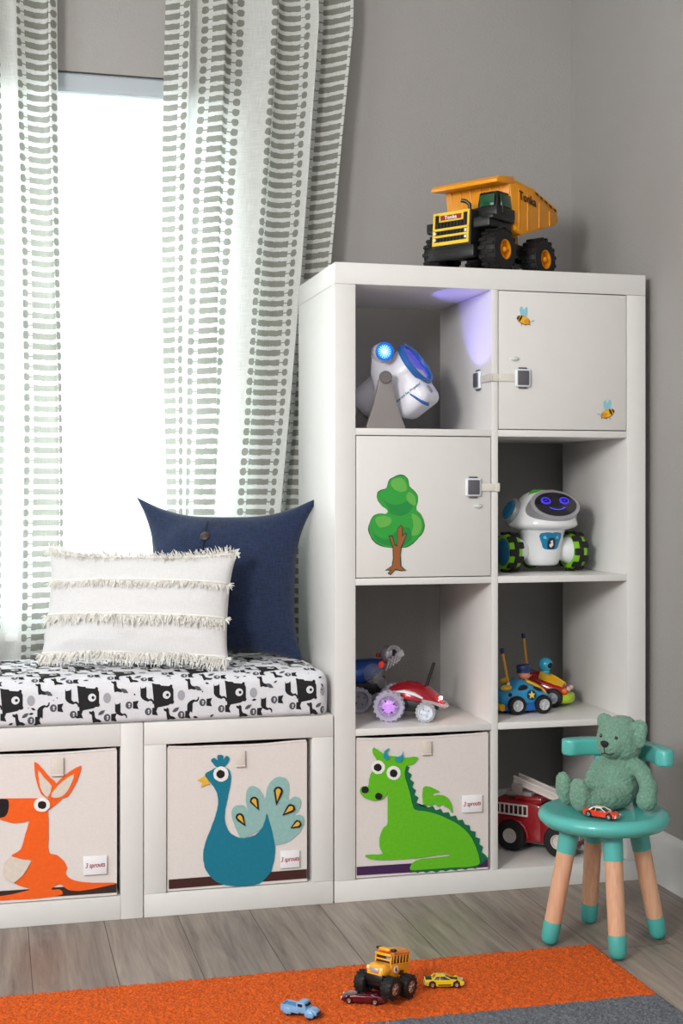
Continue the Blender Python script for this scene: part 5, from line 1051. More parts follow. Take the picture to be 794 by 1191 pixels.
fdisc('face_ring', .068, .044, -.03, .0055, RGY, hd); sc_ = fdisc('face_screen', 0.058, .035, 0, .0085, mat('screen_black', '120f1c', .12, coat=.6), hd)
GLOW = mat('screen_purple_glow', '2b1d9a', .3, emit='4434e8', es=.75)
for s in (-1, 1):
    mm = MB(); pts = [Mf @ Vector((s * .026 + .0115 * math.cos(t), .009 + .0085 * math.sin(t), .0092)) for t in [2 * PI * k / 24 for k in range(25)]]
    mm.tube(pts, .0028, 8, flat=.4); mm.ell(Mf @ Vector((s * .026, .010, .0088)), (.0045, .0035, .002)); mm.obj('eye', GLOW, sc_)
mm = MB(); mm.tube([Mf @ Vector((x * .021, -.0125 - .006 * (1 - x * x) + .001, .0092)) for x in [-1 + 2 * k / 12 for k in range(13)]], .0026, 8, flat=.4); mm.obj('mouth', mat('screen_blue_glow', '3a44c0', .3, emit='4a62ff', es=.9), sc_)
for a0, a1, c_, nm in ((-58, -8, '3fa12c', 'green_button'), (8, 58, 'b8302a', 'red_button')):
    mm = MB(); b = bmesh.new(); rings = []
    for i in range(13):
        a = R(a1 + (a0 - a1) * i / 12 + 0); ca, sa = math.cos(a + 0), math.sin(a)
        rings.append([Vector((ca * r_, sa * r_, z)) for r_, z in ((.028, .1985), (.034, .2035), (.05, .1965), (.056, .187), (.050, .185))])
    mm.loft(rings); mm.warp(lambda c: Vector((c.y * .0 + c.x * .5 + .0, c.y, c.z))); mm.obj(nm, mat(nm + '_plastic', c_, .35), hd, smooth=50)
for s in (1, -1):
    mm = MB(); mm.lathe([(0, 0), (.030, 0), (.034, -.006), (.034, -.02), (0, -.02)], (-.012, s * .088, .152), (0, s, .42), 32); e_ = mm.obj('ear_cup', RGY, hd)
    mm = MB(); mm.lathe([(0, .005), (.020, .004), (.025, 0), (.025, -.004), (0, -.004)], (-.012, s * .088, .152), (0, s, .42), 32); mm.obj('ear_button', mat('ear_blue', '1f77a5', .3), e_)
# chest badge wrapped on the torso
def chest(name, poly, lift, m, par):
    mm = MB(); b = bmesh.new(); f = b.faces.new([b.verts.new((x, z, 0)) for x, z in poly]); bmesh.ops.triangulate(b, faces=[f])
    for _ in range(2): bmesh.ops.subdivide_edges(b, edges=[e for e in b.edges if e.calc_length() > .006], cuts=1)
    for v in b.verts:
        y, z = v.co.x, v.co.y; rr = .050 + (z - .06) * .19 + lift; a = y / .052
        v.co = Vector((rr * math.cos(a) * .95, rr * math.sin(a), z))
    mm.merge(b); return mm.obj(name, m, par, smooth=80)


bg_ = chest('chest_badge', smooth_poly([(-.027, .094), (.027, .094), (.025, .068), (.017, .054), (-.017, .054), (-.025, .068)], 3), .0012, mat('badge_blue', '1b7fae', .35), bd)
chest('badge_arch', [(-.010, .055), (.010, .055), (.011, .072), (.006, .082), (-.006, .082), (-.011, .072)], .002, mat('badge_dark', '2a2d33', .35), bg_)
for yy in (-.016, .016): chest('badge_symbol', [(yy - .006 + q * .0, .078) if k == 0 else (yy + .006 * math.cos(k), .0835 + .005 * math.sin(k)) for q, k in enumerate((1.57, 2.8, 4.0, 5.4))], .0022, mat('badge_light_blue', '6fc3df', .35), bg_)
chest('badge_mark', [(-.005, .060), (0, .058), (.005, .064), (.002, .077), (-.004, .074), (-.001, .069), (-.006, .066)], .0028, WHITEP, bg_)
chest('brand_tab', [(-.010, .0985), (.010, .0985), (.010, .1025), (-.010, .1025)], .0012, mat('tab_red', 'c9442f', .4), bd)
for s in (1, -1):
    mm = MB(); mm.lathe([(.020, 0), (.024, .004), (.035, .030), (.036, .034), (0, .036)], (-.004, s * .044, .050), (0, s, 0), 36); mm.obj('arm_cone', RW, rb, smooth=50)
    w_ = MB(); c = Vector((-.004, s * .092, .046)); r_ = .046
    w_.lathe([(.030, -.016), (r_ * .93, -.017), (r_, -.010), (r_, .010), (r_ * .93, .017), (.030, .016)], c, (0, s, 0), 40)
    whl = w_.obj('wheel', RGN, rb, smooth=50)
    w_ = MB()
    for i in range(8):
        a = 2 * PI * i / 8; rr = r_ + .0005
        p = [(0, -.019), (0, 0), (1, 0), (1, .019)]
        for k, (da, y0, y1) in enumerate(((-.0, -.020, .003), (.5, -.003, .020))):
            aa = a + da * 2 * PI / 8
            w_.box(c + Vector((math.cos(aa) * rr, (y0 + y1) / 2, math.sin(aa) * rr)), (.0075, y1 - y0, .017), .002, 1, rot=(0, -aa, 0))
            am = aa + .25 * 2 * PI / 8
            w_.box(c + Vector((math.cos(am) * rr, 0, math.sin(am) * rr)), (.0075, .010, .022), .002, 1, rot=(0, -am, 0))
    w_.obj('tread', TYRE, whl)
    w_ = MB(); w_.lathe([(0, .0215), (.030, .020), (.036, .016), (.036, .008), (0, .008)], c, (0, s, 0), 36); w_.obj('hub_disc', RTL, whl)
w_ = MB(); w_.lathe([(.010, -.012), (.022, -.012), (.024, -.006), (.024, .006), (.022, .012), (.010, .012)], (-.058, 0, .0245), (1, 0, 0), 30); w_.obj('rear_wheel', mat('dark_green_plastic', '2f7a22', .4), rb, smooth=50)
w_ = MB(); w_.box((-.040, 0, .036), (.036, .02, .016), .004); w_.obj('rear_strut', RW, rb)

# -- red stunt car, left column third compartment
CW = clear_plastic('clear_lilac_plastic', 'e2def2', .55); CWL = clear_plastic('lit_purple_plastic', 'dccdf0', .66, 'c46cf5', .18); CWC = clear_plastic('clear_plastic', 'e3e4ea', .6)
RMT = mat('red_metallic_shell', 'a50d22', .18, metal=.35, coat=.8)
st = thing('toy_stunt_car', 'red toy stunt car with clear wheels, one glowing purple, above the dragon bin', 'toy car', (.222, .128, ZL[1]), R(-23))
fx_, rx_ = .044, -.044


def clear_wheel(par, c, r, w_, s, m, lug, rimm, lit=False):
    c = Vector(c); mm = MB()
    mm.lathe([(r * .72, -w_ / 2), (r * .93, -w_ / 2), (r * .97, -w_ * .3), (r * .97, w_ * .3), (r * .93, w_ / 2), (r * .72, w_ / 2)], c, (0, s, 0), 36)
    for i in range(lug):
        a = 2 * PI * i / lug
        for k in (-1, 1):
            aa = a + (k + 1) * PI / lug / 2
            mm.box(c + Vector((math.cos(aa) * r * .965, k * w_ * .24, math.sin(aa) * r * .965)), (r * .12, w_ * .4, r * .16), r * .02, 1, rot=(0, -aa, 0))
    t = mm.obj('wheel', m, par)
    mm = MB(); mm.lathe([(r * .74, w_ * .2), (r * .76, w_ * .5), (r * .66, w_ * .5), (r * .62, w_ * .3), (0, w_ * .3)], c, (0, s, 0), 36)
    for i in range(8):
        a = 2 * PI * i / 8; q = c + Vector((math.cos(a) * r * .40, s * w_ * .34, math.sin(a) * r * .40)); mm.box(q, (r * .46, w_ * .12, r * .10), r * .02, 1, rot=(0, -a, 0))
    mm.lathe([(r * .2, w_ * .3), (r * .18, w_ * .45), (0, w_ * .47)], c, (0, s, 0), 18)
    mm.obj('rim', rimm, t)
    mm = MB()
    for i in range(4):
        a = 2 * PI * i / 4 + .5; q = c + Vector((math.cos(a) * r * .40, s * w_ * .44, math.sin(a) * r * .40)); mm.box(q, (r * .12, w_ * .06, r * .08), .0008, 1, rot=(0, -a, 0))
    mm.obj('rim_slots', BLACK, t)
    if lit:
        mm = MB(); mm.lathe([(0, w_ * .40), (r * .30, w_ * .37), (r * .42, w_ * .30)], c, (0, s, 0), 24); mm.obj('glowing_hub', mat('pink_glow', 'd79cf0', .3, emit='c95cff', es=.28), t)
    return t


for s in (1, -1):
    clear_wheel(st, (rx_, s * .062, .037), .037, .034, s, CW, 18, CWL if s < 0 else CWC, lit=s < 0)
    clear_wheel(st, (fx_, s * .060, .024), .024, .026, s, CWC, 16, mat('white_rim_plastic', 'dcdfe8', .3))
mm = MB(); mm.side([(-.06, .030), (-.05, .022), (.05, .018), (.072, .026), (.07, .038), (.03, .052), (-.05, .056)], .062, bev=.003)
mm.cyl((rx_, -.055, .037), (rx_, .055, .037), .006, n=12); mm.cyl((fx_, -.055, .024), (fx_, .055, .024), .005, n=12); mm.obj('chassis', BLACK, st)
mm = MB(); rings = []
for x, zl, zt, hw in ((-.050, .055, .074, .020), (-.030, .052, .087, .034), (-.005, .050, .092, .040), (.025, .046, .088, .041), (.050, .040, .076, .036), (.070, .034, .060, .027), (.082, .032, .044, .014)):
    rings.append([Vector((x, hw * math.cos(a), zl + (zt - zl) * max(0, math.sin(a)) ** .8 if math.sin(a) > 0 else zl)) for a in [2 * PI * k / 24 for k in range(24)]])
mm.loft(rings); shl = mm.obj('shell', RMT, st, smooth=55)
for s in (1, -1):
    mm = MB(); mm.tube([(-.035, s * .036, .068), (-.01, s * .0415, .070), (.015, s * .0425, .064), (.035, s * .041, .054)], [.004, .010, .010, .005], 12, flat=.45)
    mm.obj('side_panel', mat('white_side_plastic', 'f0f0f4', .25, coat=.4), shl, smooth=60)
mm = MB(); mm.tube([(.034, -.050, .050), (.060, -.044, .044), (.085, -.030, .034), (.090, 0, .032), (.085, .030, .034), (.060, .044, .044), (.034, .050, .050)], [.006, .007, .007, .007, .007, .007, .006], 10, flat=.6); mm.obj('front_bumper', CWC, st, smooth=60)
mm = MB(); mm.tube([(.040, .02, .078), (.058, .02, .134)], [.0042, .0040], 12); mm.obj('antenna', BLACK, st)
mm = MB(); mm.ell((.077, -.012, .052), (.0045, .0045, .0045)); mm.obj('headlight', mat('headlight_glow', 'ffffff', .3, emit='fff4ff', es=6), st)
for nm, loc, col_, en, rr in (('headlight_glow', (.092, -.018, .054), (1, .35, .3), .03, .003), ('wheel_led', (-.044, -.040, .037), (.75, .25, 1.0), .22, .004)):
    l = bpy.data.lights.new(nm, 'POINT'); l.energy = en; l.color = col_; l.shadow_soft_size = rr; o = bpy.data.objects.new(nm, l); COL.objects.link(o); o.parent = st; o.location = loc

# -- blue stunt vehicle with rider behind it
BLU = mat('blue_metallic_shell', '1d4fa0', .25, metal=.3, coat=.7)
sb = thing('toy_stunt_bike', 'blue toy stunt vehicle with silver helmeted figure behind the red stunt car', 'toy vehicle', (.150, .288, ZL[1]), R(8))
sb.scale = (1.08,) * 3
mm = MB(); rings = []
for x, z, hw, hh in ((-.070, .078, .010, .012), (-.055, .080, .024, .024), (-.02, .086, .034, .032), (.015, .094, .032, .026), (.045, .104, .018, .012)):
    rings.append([Vector((x, hw * math.cos(a), z + hh * math.sin(a))) for a in [2 * PI * k / 20 for k in range(20)]])
mm.loft(rings); mm.obj('shell', BLU, sb, smooth=55)
mm = MB(); mm.box((-.025, 0, .050), (.09, .05, .03), .006); mm.box((-.055, 0, .075), (.03, .07, .022), .005); mm.box((.025, 0, .058), (.05, .03, .04), .006); mm.obj('chassis', BLACK, sb)
clear_wheel(sb, (-.034, -.045, .029), .029, .024, -1, CW, 14, mat('silver_rim', 'aaa7b0', .3, metal=.5)); clear_wheel(sb, (-.034, .045, .029), .029, .024, 1, CW, 14, mat('silver_rim', 'aaa7b0'))
clear_wheel(sb, (.040, .040, .022), .022, .02, 1, CW, 12, CWC); clear_wheel(sb, (.040, -.028, .022), .022, .02, -1, CW, 12, CWC)
mm = MB(); mm.lathe([(.008, .010), (.020, .008), (.024, 0), (.024, -.008), (0, -.008)], (.006, -.044, .088), (.1, -1, .1), 30); mm.lathe([(0, .013), (.008, .012), (.010, .005)], (.006, -.044, .088), (.1, -1, .1), 20)
mm.loft([[Vector((.012 + a, -.050, .078 + b_)) for a, b_ in circle(0, 0, .012, 12)], [Vector((.036 + a, -.058, .048 + b_)) for a, b_ in circle(0, 0, .010, 12)], [Vector((.040 + a, -.056, .038 + b_)) for a, b_ in circle(0, 0, .009, 12)]])
mm.obj('clear_arm_disc', clear_plastic('milky_plastic', 'f2f2f6', .92), sb, smooth=50)
mm = MB(); mm.ell((.052, -.02, .128), (.019, .017, .022)); rd = mm.obj('rider_helmet', mat('silver_helmet', 'b8b4ba', .22, metal=.6), sb)
mm = MB(); mm.lathe([(.014, 0), (.017, .002), (.020, .006), (.0215, .012), (.019, .013), (.013, .004)], (.056, -.032, .130), (.1, -1, .12), 28); mm.obj('helmet_ring', CWC, rd)
mm = MB(); mm.ell((.061, -.030, .131), (.010, .008, .010)); mm.obj('visor', BLACK, rd)
mm = MB()
for k in range(4): mm.box((.042 + k * .0085, -.042, .108 + k * .005), (.0045, .006, .030), .001, rot=(0, .35, 0))
mm.prism([(.070, .122), (.084, .128), (.078, .142), (.062, .132)], (0, -.036, 0), (1, 0, 0), (0, 0, 1), .01, 0, .001)
mm.obj('grey_claw', mat('pale_grey_plastic', 'bdb8bd', .35), sb)
mm = MB(); mm.ell((.027, -.038, .108), (.007, .006, .008)); mm.obj('red_lamp', mat('red_lamp_glow', 'd8352a', .3, emit='ff3a20', es=.35), sb)
mm = MB(); mm.ell((.030, -.012, .127), (.006, .005, .005)); mm.obj('red_shoulder', RED, sb)
mm = MB(); mm.tube([(-.05, 0, .100), (-.052, 0, .108), (-.04, 0, .116), (-.028, 0, .112)], .003, 8); mm.obj('handle', BLACK, sb)

# -- cartoon cars in the right column, third compartment
CB = mat('toy_car_blue', '2a8fc4', .25, coat=.4); CBD = mat('toy_car_deep_blue', '1663b4', .28, coat=.3); CY = mat('toy_car_yellow', 'f0b81a', .3, coat=.3)
CR_ = mat('toy_car_red', 'a5101c', .25, coat=.5); CL_ = mat('toy_car_lime', 'a9cc1d', .3, coat=.3)
SILV = mat('silver_hub', 'd3d5d8', .25, metal=.3); PEN = mat('pencil_yellow', 'dd9a2e', .4); NVY = mat('navy_plastic', '1d3160', .4)


def blob_body(mm, st_, n=28, mi=0, pw=.75):
    """lofted soft car body; stations are x, z bottom, z top, half width"""
    rings = []
    for x, zb, zt, hw in st_:
        r = []
        for k in range(n):
            a = 2 * PI * k / n; c, s = math.cos(a), math.sin(a)
            r.append(Vector((x, hw * math.copysign(abs(c) ** pw, c), (zb + zt) / 2 + (zt - zb) / 2 * math.copysign(abs(s) ** pw, s))))
        rings.append(r)
    return mm.loft(rings, mi)


def antenna(par, p, tip, d=Vector((-.16, 0, 1))):
    p = Vector(p); d = Vector(d).normalized()
    mm = MB(); mm.tube([p, p + d * tip], .0035, 8); a = mm.obj('antenna', PEN, par)
    mm = MB(); mm.cyl(p + d * (tip - .001), p + d * (tip + .013), .0052, n=16, bev=.002); mm.obj('antenna_tip', NVY, a)
    mm = MB(); mm.tube([p - d * .004, p + d * .01], [.005, .0042], 10); mm.obj('antenna_socket', WHITEP, a)


pc = thing('toy_police_car', 'rounded blue toy car with star badge and capped driver, beside red toy car', 'toy car', (.524, .146, ZL[1]), R(4))
mm = MB(); blob_body(mm, [(-.072, .030, .044, .020), (-.066, .018, .058, .034), (-.045, .012, .070, .041), (-.02, .010, .086, .043), (0, .010, .082, .043), (.03, .012, .064, .042), (.055, .014, .052, .038), (.068, .020, .042, .026)]); bdp = mm.obj('body', CB, pc, smooth=60)
mm = MB(); blob_body(mm, [(-.071, .008, .022, .020), (-.06, .007, .028, .038), (-.02, .006, .030, .0445), (.02, .006, .030, .0445), (.055, .007, .028, .040), (.069, .010, .022, .024)], pw=.5); mm.obj('lower_body', CBD, pc, smooth=60)
for x in (-.036, .036):
    for s in (1, -1): wheel(pc, (x, s * .043, .0235), .0235, .018, s, TYRE, SILV, spokes=6, rimr=.60)
mm = MB(); mm.loft([[Vector((x, y, z)) for x, y, z in q] for q in ([(.0, -.026, .083), (.0, -.014, .086), (.0, -.014, .081), (.0, -.026, .078)], [(.03, -.034, .069), (.03, -.018, .073), (.03, -.018, .066), (.03, -.034, .063)], [(.052, -.030, .052), (.052, -.014, .058), (.052, -.014, .05), (.052, -.030, .046)])])
mm.loft([[Vector((x, y, z)) for x, y, z in q] for q in ([(.0, .026, .083), (.0, .014, .086), (.0, .014, .081), (.0, .026, .078)], [(.03, .034, .069), (.03, .018, .073), (.03, .018, .066), (.03, .034, .063)], [(.052, .030, .052), (.052, .014, .058), (.052, .014, .05), (.052, .030, .046)])])
mm.ell((-.052, -.018, .064), (.016, .014, .008)); mm.ell((-.035, .026, .076), (.014, .010, .008)); mm.tube([(-.070, -.034, .018), (-.074, -.02, .018), (-.074, .02, .018), (-.070, .034, .018)], .009, 10)
mm.obj('yellow_trim', CY, pc, smooth=60)
mm = MB(); mm.ell((-.018, -.0405, .066), (.0135, .0035, .0085), rot=(.25, -.1, 0)); mm.ell((.024, -.037, .062), (.013, .004, .004), rot=(0, .35, 0)); mm.ell((-.052, -.0385, .050), (.005, .003, .005)); mm.obj('side_window', BLACK, pc)
mm = MB(); mm.lathe([(0, .0012), (.0125, .001), (.0125, -.006), (0, -.006)], (.004, -.0435, .048), (0, -1, .12), 28); bdg = mm.obj('badge', mat('badge_navy', '22315a', .4), pc)
mm = MB(); mm.prism([((.0105 if k % 2 == 0 else .0045) * math.sin(PI * k / 5), (.0105 if k % 2 == 0 else .0045) * math.cos(PI * k / 5)) for k in range(10)], (.004, -.0446, .0481), (1, 0, 0), (0, .12, 1), .0014, 0); mm.obj('star', mat('star_yellow', 'e6d75a', .4), bdg)
antenna(pc, (-.042, -.010, .066), .086, (-.20, 0, 1))
mm = MB(); mm.ell((.004, -.002, .094), (.016, .015, .014)); mm.ell((.019, -.006, .093), (.0045, .004, .004)); hdp = mm.obj('driver_head', mat('toy_skin', 'dd8e72', .4), pc)
mm = MB(); mm.lathe([(0, .018), (.016, .017), (.0185, .013), (.0165, .004), (.019, .001), (.019, -.001), (0, -.001)], (.003, -.002, .1015), (-.1, 0, 1), 28); mm.ell((.017, -.002, .101), (.011, .012, .0025), rot=(0, .2, 0)); mm.obj('cap', NVY, hdp, smooth=50)
mm = MB(); mm.box((.016, -.009, .0955), (.006, .008, .004), .001); mm.box((.017, .007, .0955), (.006, .008, .004), .001); mm.obj('sunglasses', BLACK, hdp)

rc = thing('toy_race_car', 'rounded red and yellow toy race car with turquoise helmeted driver', 'toy car', (.622, .245, ZL[1]), R(-36))
mm = MB(); blob_body(mm, [(-.068, .035, .050, .022), (-.055, .020, .078, .034), (-.035, .016, .090, .038), (-.01, .014, .084, .040), (.02, .014, .070, .041), (.05, .018, .058, .039), (.068, .026, .046, .030)]); mm.obj('body', CR_, rc, smooth=60)
mm = MB(); blob_body(mm, [(.030, .007, .028, .040), (.050, .006, .034, .044), (.066, .007, .036, .040), (.077, .010, .034, .028), (.081, .014, .028, .012)], pw=.7); mm.obj('front_bumper', CL_, rc, smooth=60)
mm = MB(); blob_body(mm, [(-.070, .010, .026, .025), (-.03, .008, .028, .040), (.03, .008, .028, .040)], pw=.6); mm.obj('lower_body', CR_, rc, smooth=60)
for x in (-.038, .036):
    for s in (1, -1): wheel(rc, (x, s * .044, .0245), .0245, .020, s, TYRE, SILV, spokes=6, rimr=.58)
mm = MB()
for s in (-1, 1): mm.loft([[Vector((-.004, s * .036, .076)), Vector((-.004, s * .014, .088)), Vector((-.004, s * .014, .080)), Vector((-.004, s * .034, .070))], [Vector((.03, s * .036, .066)), Vector((.03, s * .012, .074)), Vector((.03, s * .012, .066)), Vector((.03, s * .034, .060))], [Vector((.056, s * .028, .054)), Vector((.056, s * .010, .060)), Vector((.056, s * .010, .052)), Vector((.056, s * .026, .048))]])
mm.tube([(-.050, -.030, .078), (-.048, -.022, .092), (-.046, 0, .097), (-.048, .022, .092), (-.050, .030, .078)], [.007, .009, .010, .009, .007], 12); mm.obj('yellow_trim', CY, rc, smooth=60)
mm = MB(); mm.ell((.062, -.030, .042), (.008, .007, .0075)); mm.ell((.062, .030, .042), (.008, .007, .0075)); mm.obj('headlight', mat('orange_lamp', 'f0701a', .25, coat=.6), rc)
mm = MB(); mm.ell((.070, -.016, .046), (.006, .010, .007)); mm.ell((.070, .016, .046), (.006, .010, .007)); mm.obj('pink_panel', mat('pale_pink_plastic', 'e0bdb8', .35), rc)
antenna(rc, (-.045, .008, .092), .078, (-.13, .05, 1))
mm = MB(); mm.ell((.006, 0, .104), (.019, .018, .019)); mm.ell((.006, 0, .084), (.012, .012, .010)); hl = mm.obj('driver_helmet', mat('turquoise_helmet', '2f9fc0', .25, coat=.5), rc)
mm = MB(); mm.ell((.019, -.004, .103), (.008, .013, .008)); mm.obj('visor', BLACK, hl)

# -- fire truck in the bottom right compartment
FRD = mat('fire_truck_red', '93121d', .3, coat=.4); FW = mat('ladder_white', 'd8d0cb', .4)
ft = thing('toy_fire_truck', 'large red toy fire truck with white ladder, partly hidden behind the stool', 'toy truck', (.583, .148, ZL[0]), R(-45))
FY = .052
mm = MB()
mm.side([(-.120, .038), (-.120, .118), (-.112, .126), (-.01, .124), (.012, .118), (.014, .030), (-.028, .026), (-.034, .052), (-.052, .073), (-.078, .076), (-.100, .062), (-.108, .038)], 2 * FY, bev=.003)
mm.side([(.0, .028), (.0, .120), (.045, .120), (.090, .112), (.104, .075), (.108, .030), (.090, .028), (.084, .052), (.062, .064), (.040, .052), (.034, .028)], 2 * FY - .004, bev=.004)
mm.box((-.03, 0, .128), (.075, .07, .014), .004)
bdf = mm.obj('body', FRD, ft)
mm = MB()
for s in (1, -1):
    pts = [(-.110 + .0, s * (FY + .002), .040)] + [(-.067 + .046 * math.cos(a), s * (FY + .002), .036 + .046 * math.sin(a)) for a in [PI - PI * k / 10 for k in range(11)]]
    mm.tube(pts, .004, 8)
mm.obj('wheel_arch', FRD, ft, smooth=60)
for x in (-.066, .062):
    for s in (1, -1): wheel(ft, (x, s * (FY - .002), .040), .040, .030, s, TYRE, mat('white_hub', 'cfc8c2', .35), spokes=0, rimr=.46, dish=.3)
mm = MB()
for s in (1, -1):
    for z in (.092, .117): mm.box((-.066, s * (FY + .002), z), (.090, .004, .004), .001)
    for k in range(8): mm.box((-.109 + k * .01235, s * (FY + .002), .1045), (.0035, .004, .024), .0008)
    for z in (.090, .115): mm.box((.026, s * (FY + .001), z), (.018, .004, .004), .001)
mm.obj('side_rail', FW, ft)
mm = MB()
for s in (1, -1): mm.box((-.066, s * (FY + .0006), .1045), (.086, .002, .022), .0005)
mm.obj('dark_recess', mat('dark_red_recess', '3a0a0e', .5), ft)
mm = MB(); mm.box((-.06, 0, .137), (.07, .045, .014), .004); mm.cyl((-.062, -.03, .150), (-.062, .03, .150), .010, n=20, bev=.002); mm.box((-.062, .026, .150), (.03, .006, .03), .003); mm.box((-.062, -.026, .150), (.03, .006, .03), .003); mm.obj('turntable', mat('turntable_grey', 'a39b97', .45), ft)
mm = MB()
la = R(-17); d = Vector((math.cos(la), 0, math.sin(la))); o0 = Vector((-.075, 0, .166))
for s in (1, -1):
    for zz in (0, .014): mm.tube([o0 + Vector((0, s * .017, zz)), o0 + d * .20 + Vector((0, s * .017, zz))], .0035, 8)
    mm.box(o0 + d * .1 + Vector((0, s * .017, .007)), (.2, .003, .014), .001, rot=(0, -la, 0))
for k in range(13): mm.tube([o0 + d * (.008 + k * .0155) + Vector((0, -.017, 0)), o0 + d * (.008 + k * .0155) + Vector((0, .017, 0))], .0022, 6)
mm.obj('ladder', FW, ft)
mm = MB(); mm.box((.1085, 0, .052), (.006, .08, .018), .002); mm.box((.03, 0, .022), (.22, .04, .014), .003); mm.obj('bumper', GREYP, ft)
mm = MB(); mm.box((.0985, 0, .095), (.003, .08, .026), .001, rot=(0, -.36, 0)); mm.box((.062, -FY + .001, .095), (.034, .003, .024), .001); mm.box((.062, FY - .001, .095), (.034, .003, .024), .001); mm.obj('cab_window', BLACK, ft)

# ------------------------------------------------------------------ stool
TEAL = mat('mint_lacquer', '55b3ab', .32, coat=.3, var=.012); TEALD = mat('mint_rubber_sock', '4ba79f', .45)
WOOD = mat('beech_wood', 'd3a383', .5, var=.10, vscale=14, stretch=(14, 14, 1), detail=6, bump=.08, bscale=60)
SX, SY, SH_ = .4885, -.402, .281
stl = thing('childrens_stool', "round mint green children's stool with wooden legs and curved backrest", 'stool', (SX, SY, 0))
mm = MB(); prof = [(0, SH_ - .034), (.112, SH_ - .034), (.128, SH_ - .030), (.1365, SH_ - .021), (.1385, SH_ - .014), (.1365, SH_ - .006), (.130, SH_ - .001), (.122, SH_ + .001), (.110, SH_ - .0005), (0, SH_ - .002)]
mm.lathe(prof, (0, 0, 0), (0, 0, 1), 96); mm.obj('seat', TEAL, stl, smooth=50)
for fx, fy in ((-.023, -.116), (-.122, .010), (.022, .124), (.121, -.014)):
    f = Vector((fx, fy, .0)); k = .60; t = Vector((fx * k, fy * k, SH_ - .033)); d = (t - f).normalized()
    foot = f; L_ = (t - f).length
    mm = MB(); q = foot + Vector((0, 0, .004))
    a0, a1 = .049, L_ - .056
    mm.cyl(foot + d * a0, foot + d * a1, 0.0178, .0190, 28); lg = mm.obj('leg', WOOD, stl)
    mm = MB(); mm.cyl(foot + d * a1, t + d * .003, .0200, .0215, 28); mm.obj('leg_top', TEAL, lg)
    mm = MB(); mm.lathe([(0, .0015), (.009, .0022), (.0150, .0065), (.0182, .015), (.0192, a0 * .96), (.0186, a0)], foot, d, 28)
    mm.warp(lambda c: Vector((c.x, c.y, max(c.z, .0004)))); mm.obj('leg_sock', TEALD, lg, smooth=50)
mm = MB(); rings = []; a0, a1 = R(108), R(-26)
for i in range(41):
    a = a0 + (a1 - a0) * i / 40; t = abs(2 * i / 40 - 1)
    # slightly flattened bow with rounded ends
    rr = .127; hw = .021; hh = .0185
    e = 1 if t < .86 else math.sqrt(max(.01, 1 - ((t - .86) / .14) ** 2)) * .85 + .15
    cc = Vector((math.cos(a) * rr, math.sin(a) * rr, .392)); n_ = Vector((math.cos(a), math.sin(a), 0))
    r = []
    for k in range(20):
        b_ = 2 * PI * k / 20; c, s = math.cos(b_), math.sin(b_)
        r.append(cc + n_ * hw * e * math.copysign(abs(c) ** .4, c) * 1.0 + Vector((0, 0, hh * math.copysign(abs(s) ** .4, s) * (1 if e > .5 else .8))))
    rings.append(r)
mm.loft(rings); mm.obj('backrest', TEAL, stl, smooth=50)
for a in (R(47.5 - 22), R(47.5 + 22)):
    mm = MB(); mm.cyl((math.cos(a) * .112, math.sin(a) * .112, SH_ - .004), (math.cos(a) * .127, math.sin(a) * .127, .376), .0105, n=20); mm.obj('backrest_post', TEAL, stl)

# ------------------------------------------------------------------ teddy bear
FUR = mat('sage_green_terry', '6d9480', .95, var=.22, vscale=240, bump=1.0, bscale=380, sheen=.2, detail=3)
bear_t = thing('teddy_bear', 'sage green terry teddy bear sitting on the mint stool', 'teddy bear', (SX + .044, SY + .028, SH_ + .0012), R(-162))
# local frame: +x where the bear's body faces, +y its left, +z up
bm_ = MB()
E_ = lambda c, r, rot=None: bm_.ell(c, r, rot, 0, 24, 16)


def limb(pts, rs):
    pts = [Vector(p) for p in pts]
    for (a, ra), (b_, rb_) in zip(zip(pts, rs), zip(pts[1:], rs[1:])):
        n = max(2, int((b_ - a).length / .006))
        for i in range(n + 1):
            t = i / n; bm_.ell(a.lerp(b_, t), ra + (rb_ - ra) * t, None, 0, 16, 10)


E_((.004, 0, .040), (.045, .050, .040)); E_((.000, 0, .062), (.040, .045, .040)); E_((-.010, 0, .090), (.032, .038, .026))   # trunk
HC_ = Vector((-.004, .004, .142)); HY = R(12)     # head turns a little to its left
def hp(x, y, z): return HC_ + Vector((x * math.cos(HY) - y * math.sin(HY), x * math.sin(HY) + y * math.cos(HY), z))
E_(HC_, (.048, .050, .046), (0, 0, HY)); E_(hp(.030, 0, -.014), (.027, .028, .023), (0, 0, HY)); E_(hp(.002, .022, -.018), (.032, .026, .024), (0, 0, HY)); E_(hp(.002, -.022, -.018), (.032, .026, .024), (0, 0, HY))
E_(hp(-.004, 0, .013), (.043, .043, .036), (0, 0, HY))
for s in (1, -1):    # ears
    if s < 0:
        E_(hp(-.002, -.039, .032), (.011, .0185, .0185), (.35, 0, HY)); E_(hp(0, -.036, .022), (.011, .018, .018), (0, 0, HY)); continue
    dz_ = .005    # its left ear flops lower
    E_(hp(-.002, s * (.043 + dz_ * .6), .030 - dz_), (.010, .020, .023), (s * -.6, 0, HY)); E_(hp(.002, s * (.047 + dz_), .020 - dz_ * 2.4), (.010, .015, .022), (s * -.1, 0, HY))
limb([(-.012, .034, .094), (-.014, .064, .076), (-.012, .082, .050), (-.004, .084, .024)], [.018, .018, .0185, .0215])      # its left arm, hanging to the seat
limb([(-.010, -.034, .092), (.010, -.050, .072), (.024, -.050, .052), (.032, -.046, .040)], [.016, .016, .016, .017])      # its right arm
limb([(.018, .028, .026), (.060, .034, .024), (.092, .026, .024), (.114, .019, .026)], [.026, .0235, .0225, .022])     # its left leg
E_((.123, .017, .038), (.018, .0245, .035), (0, .10, -.05))
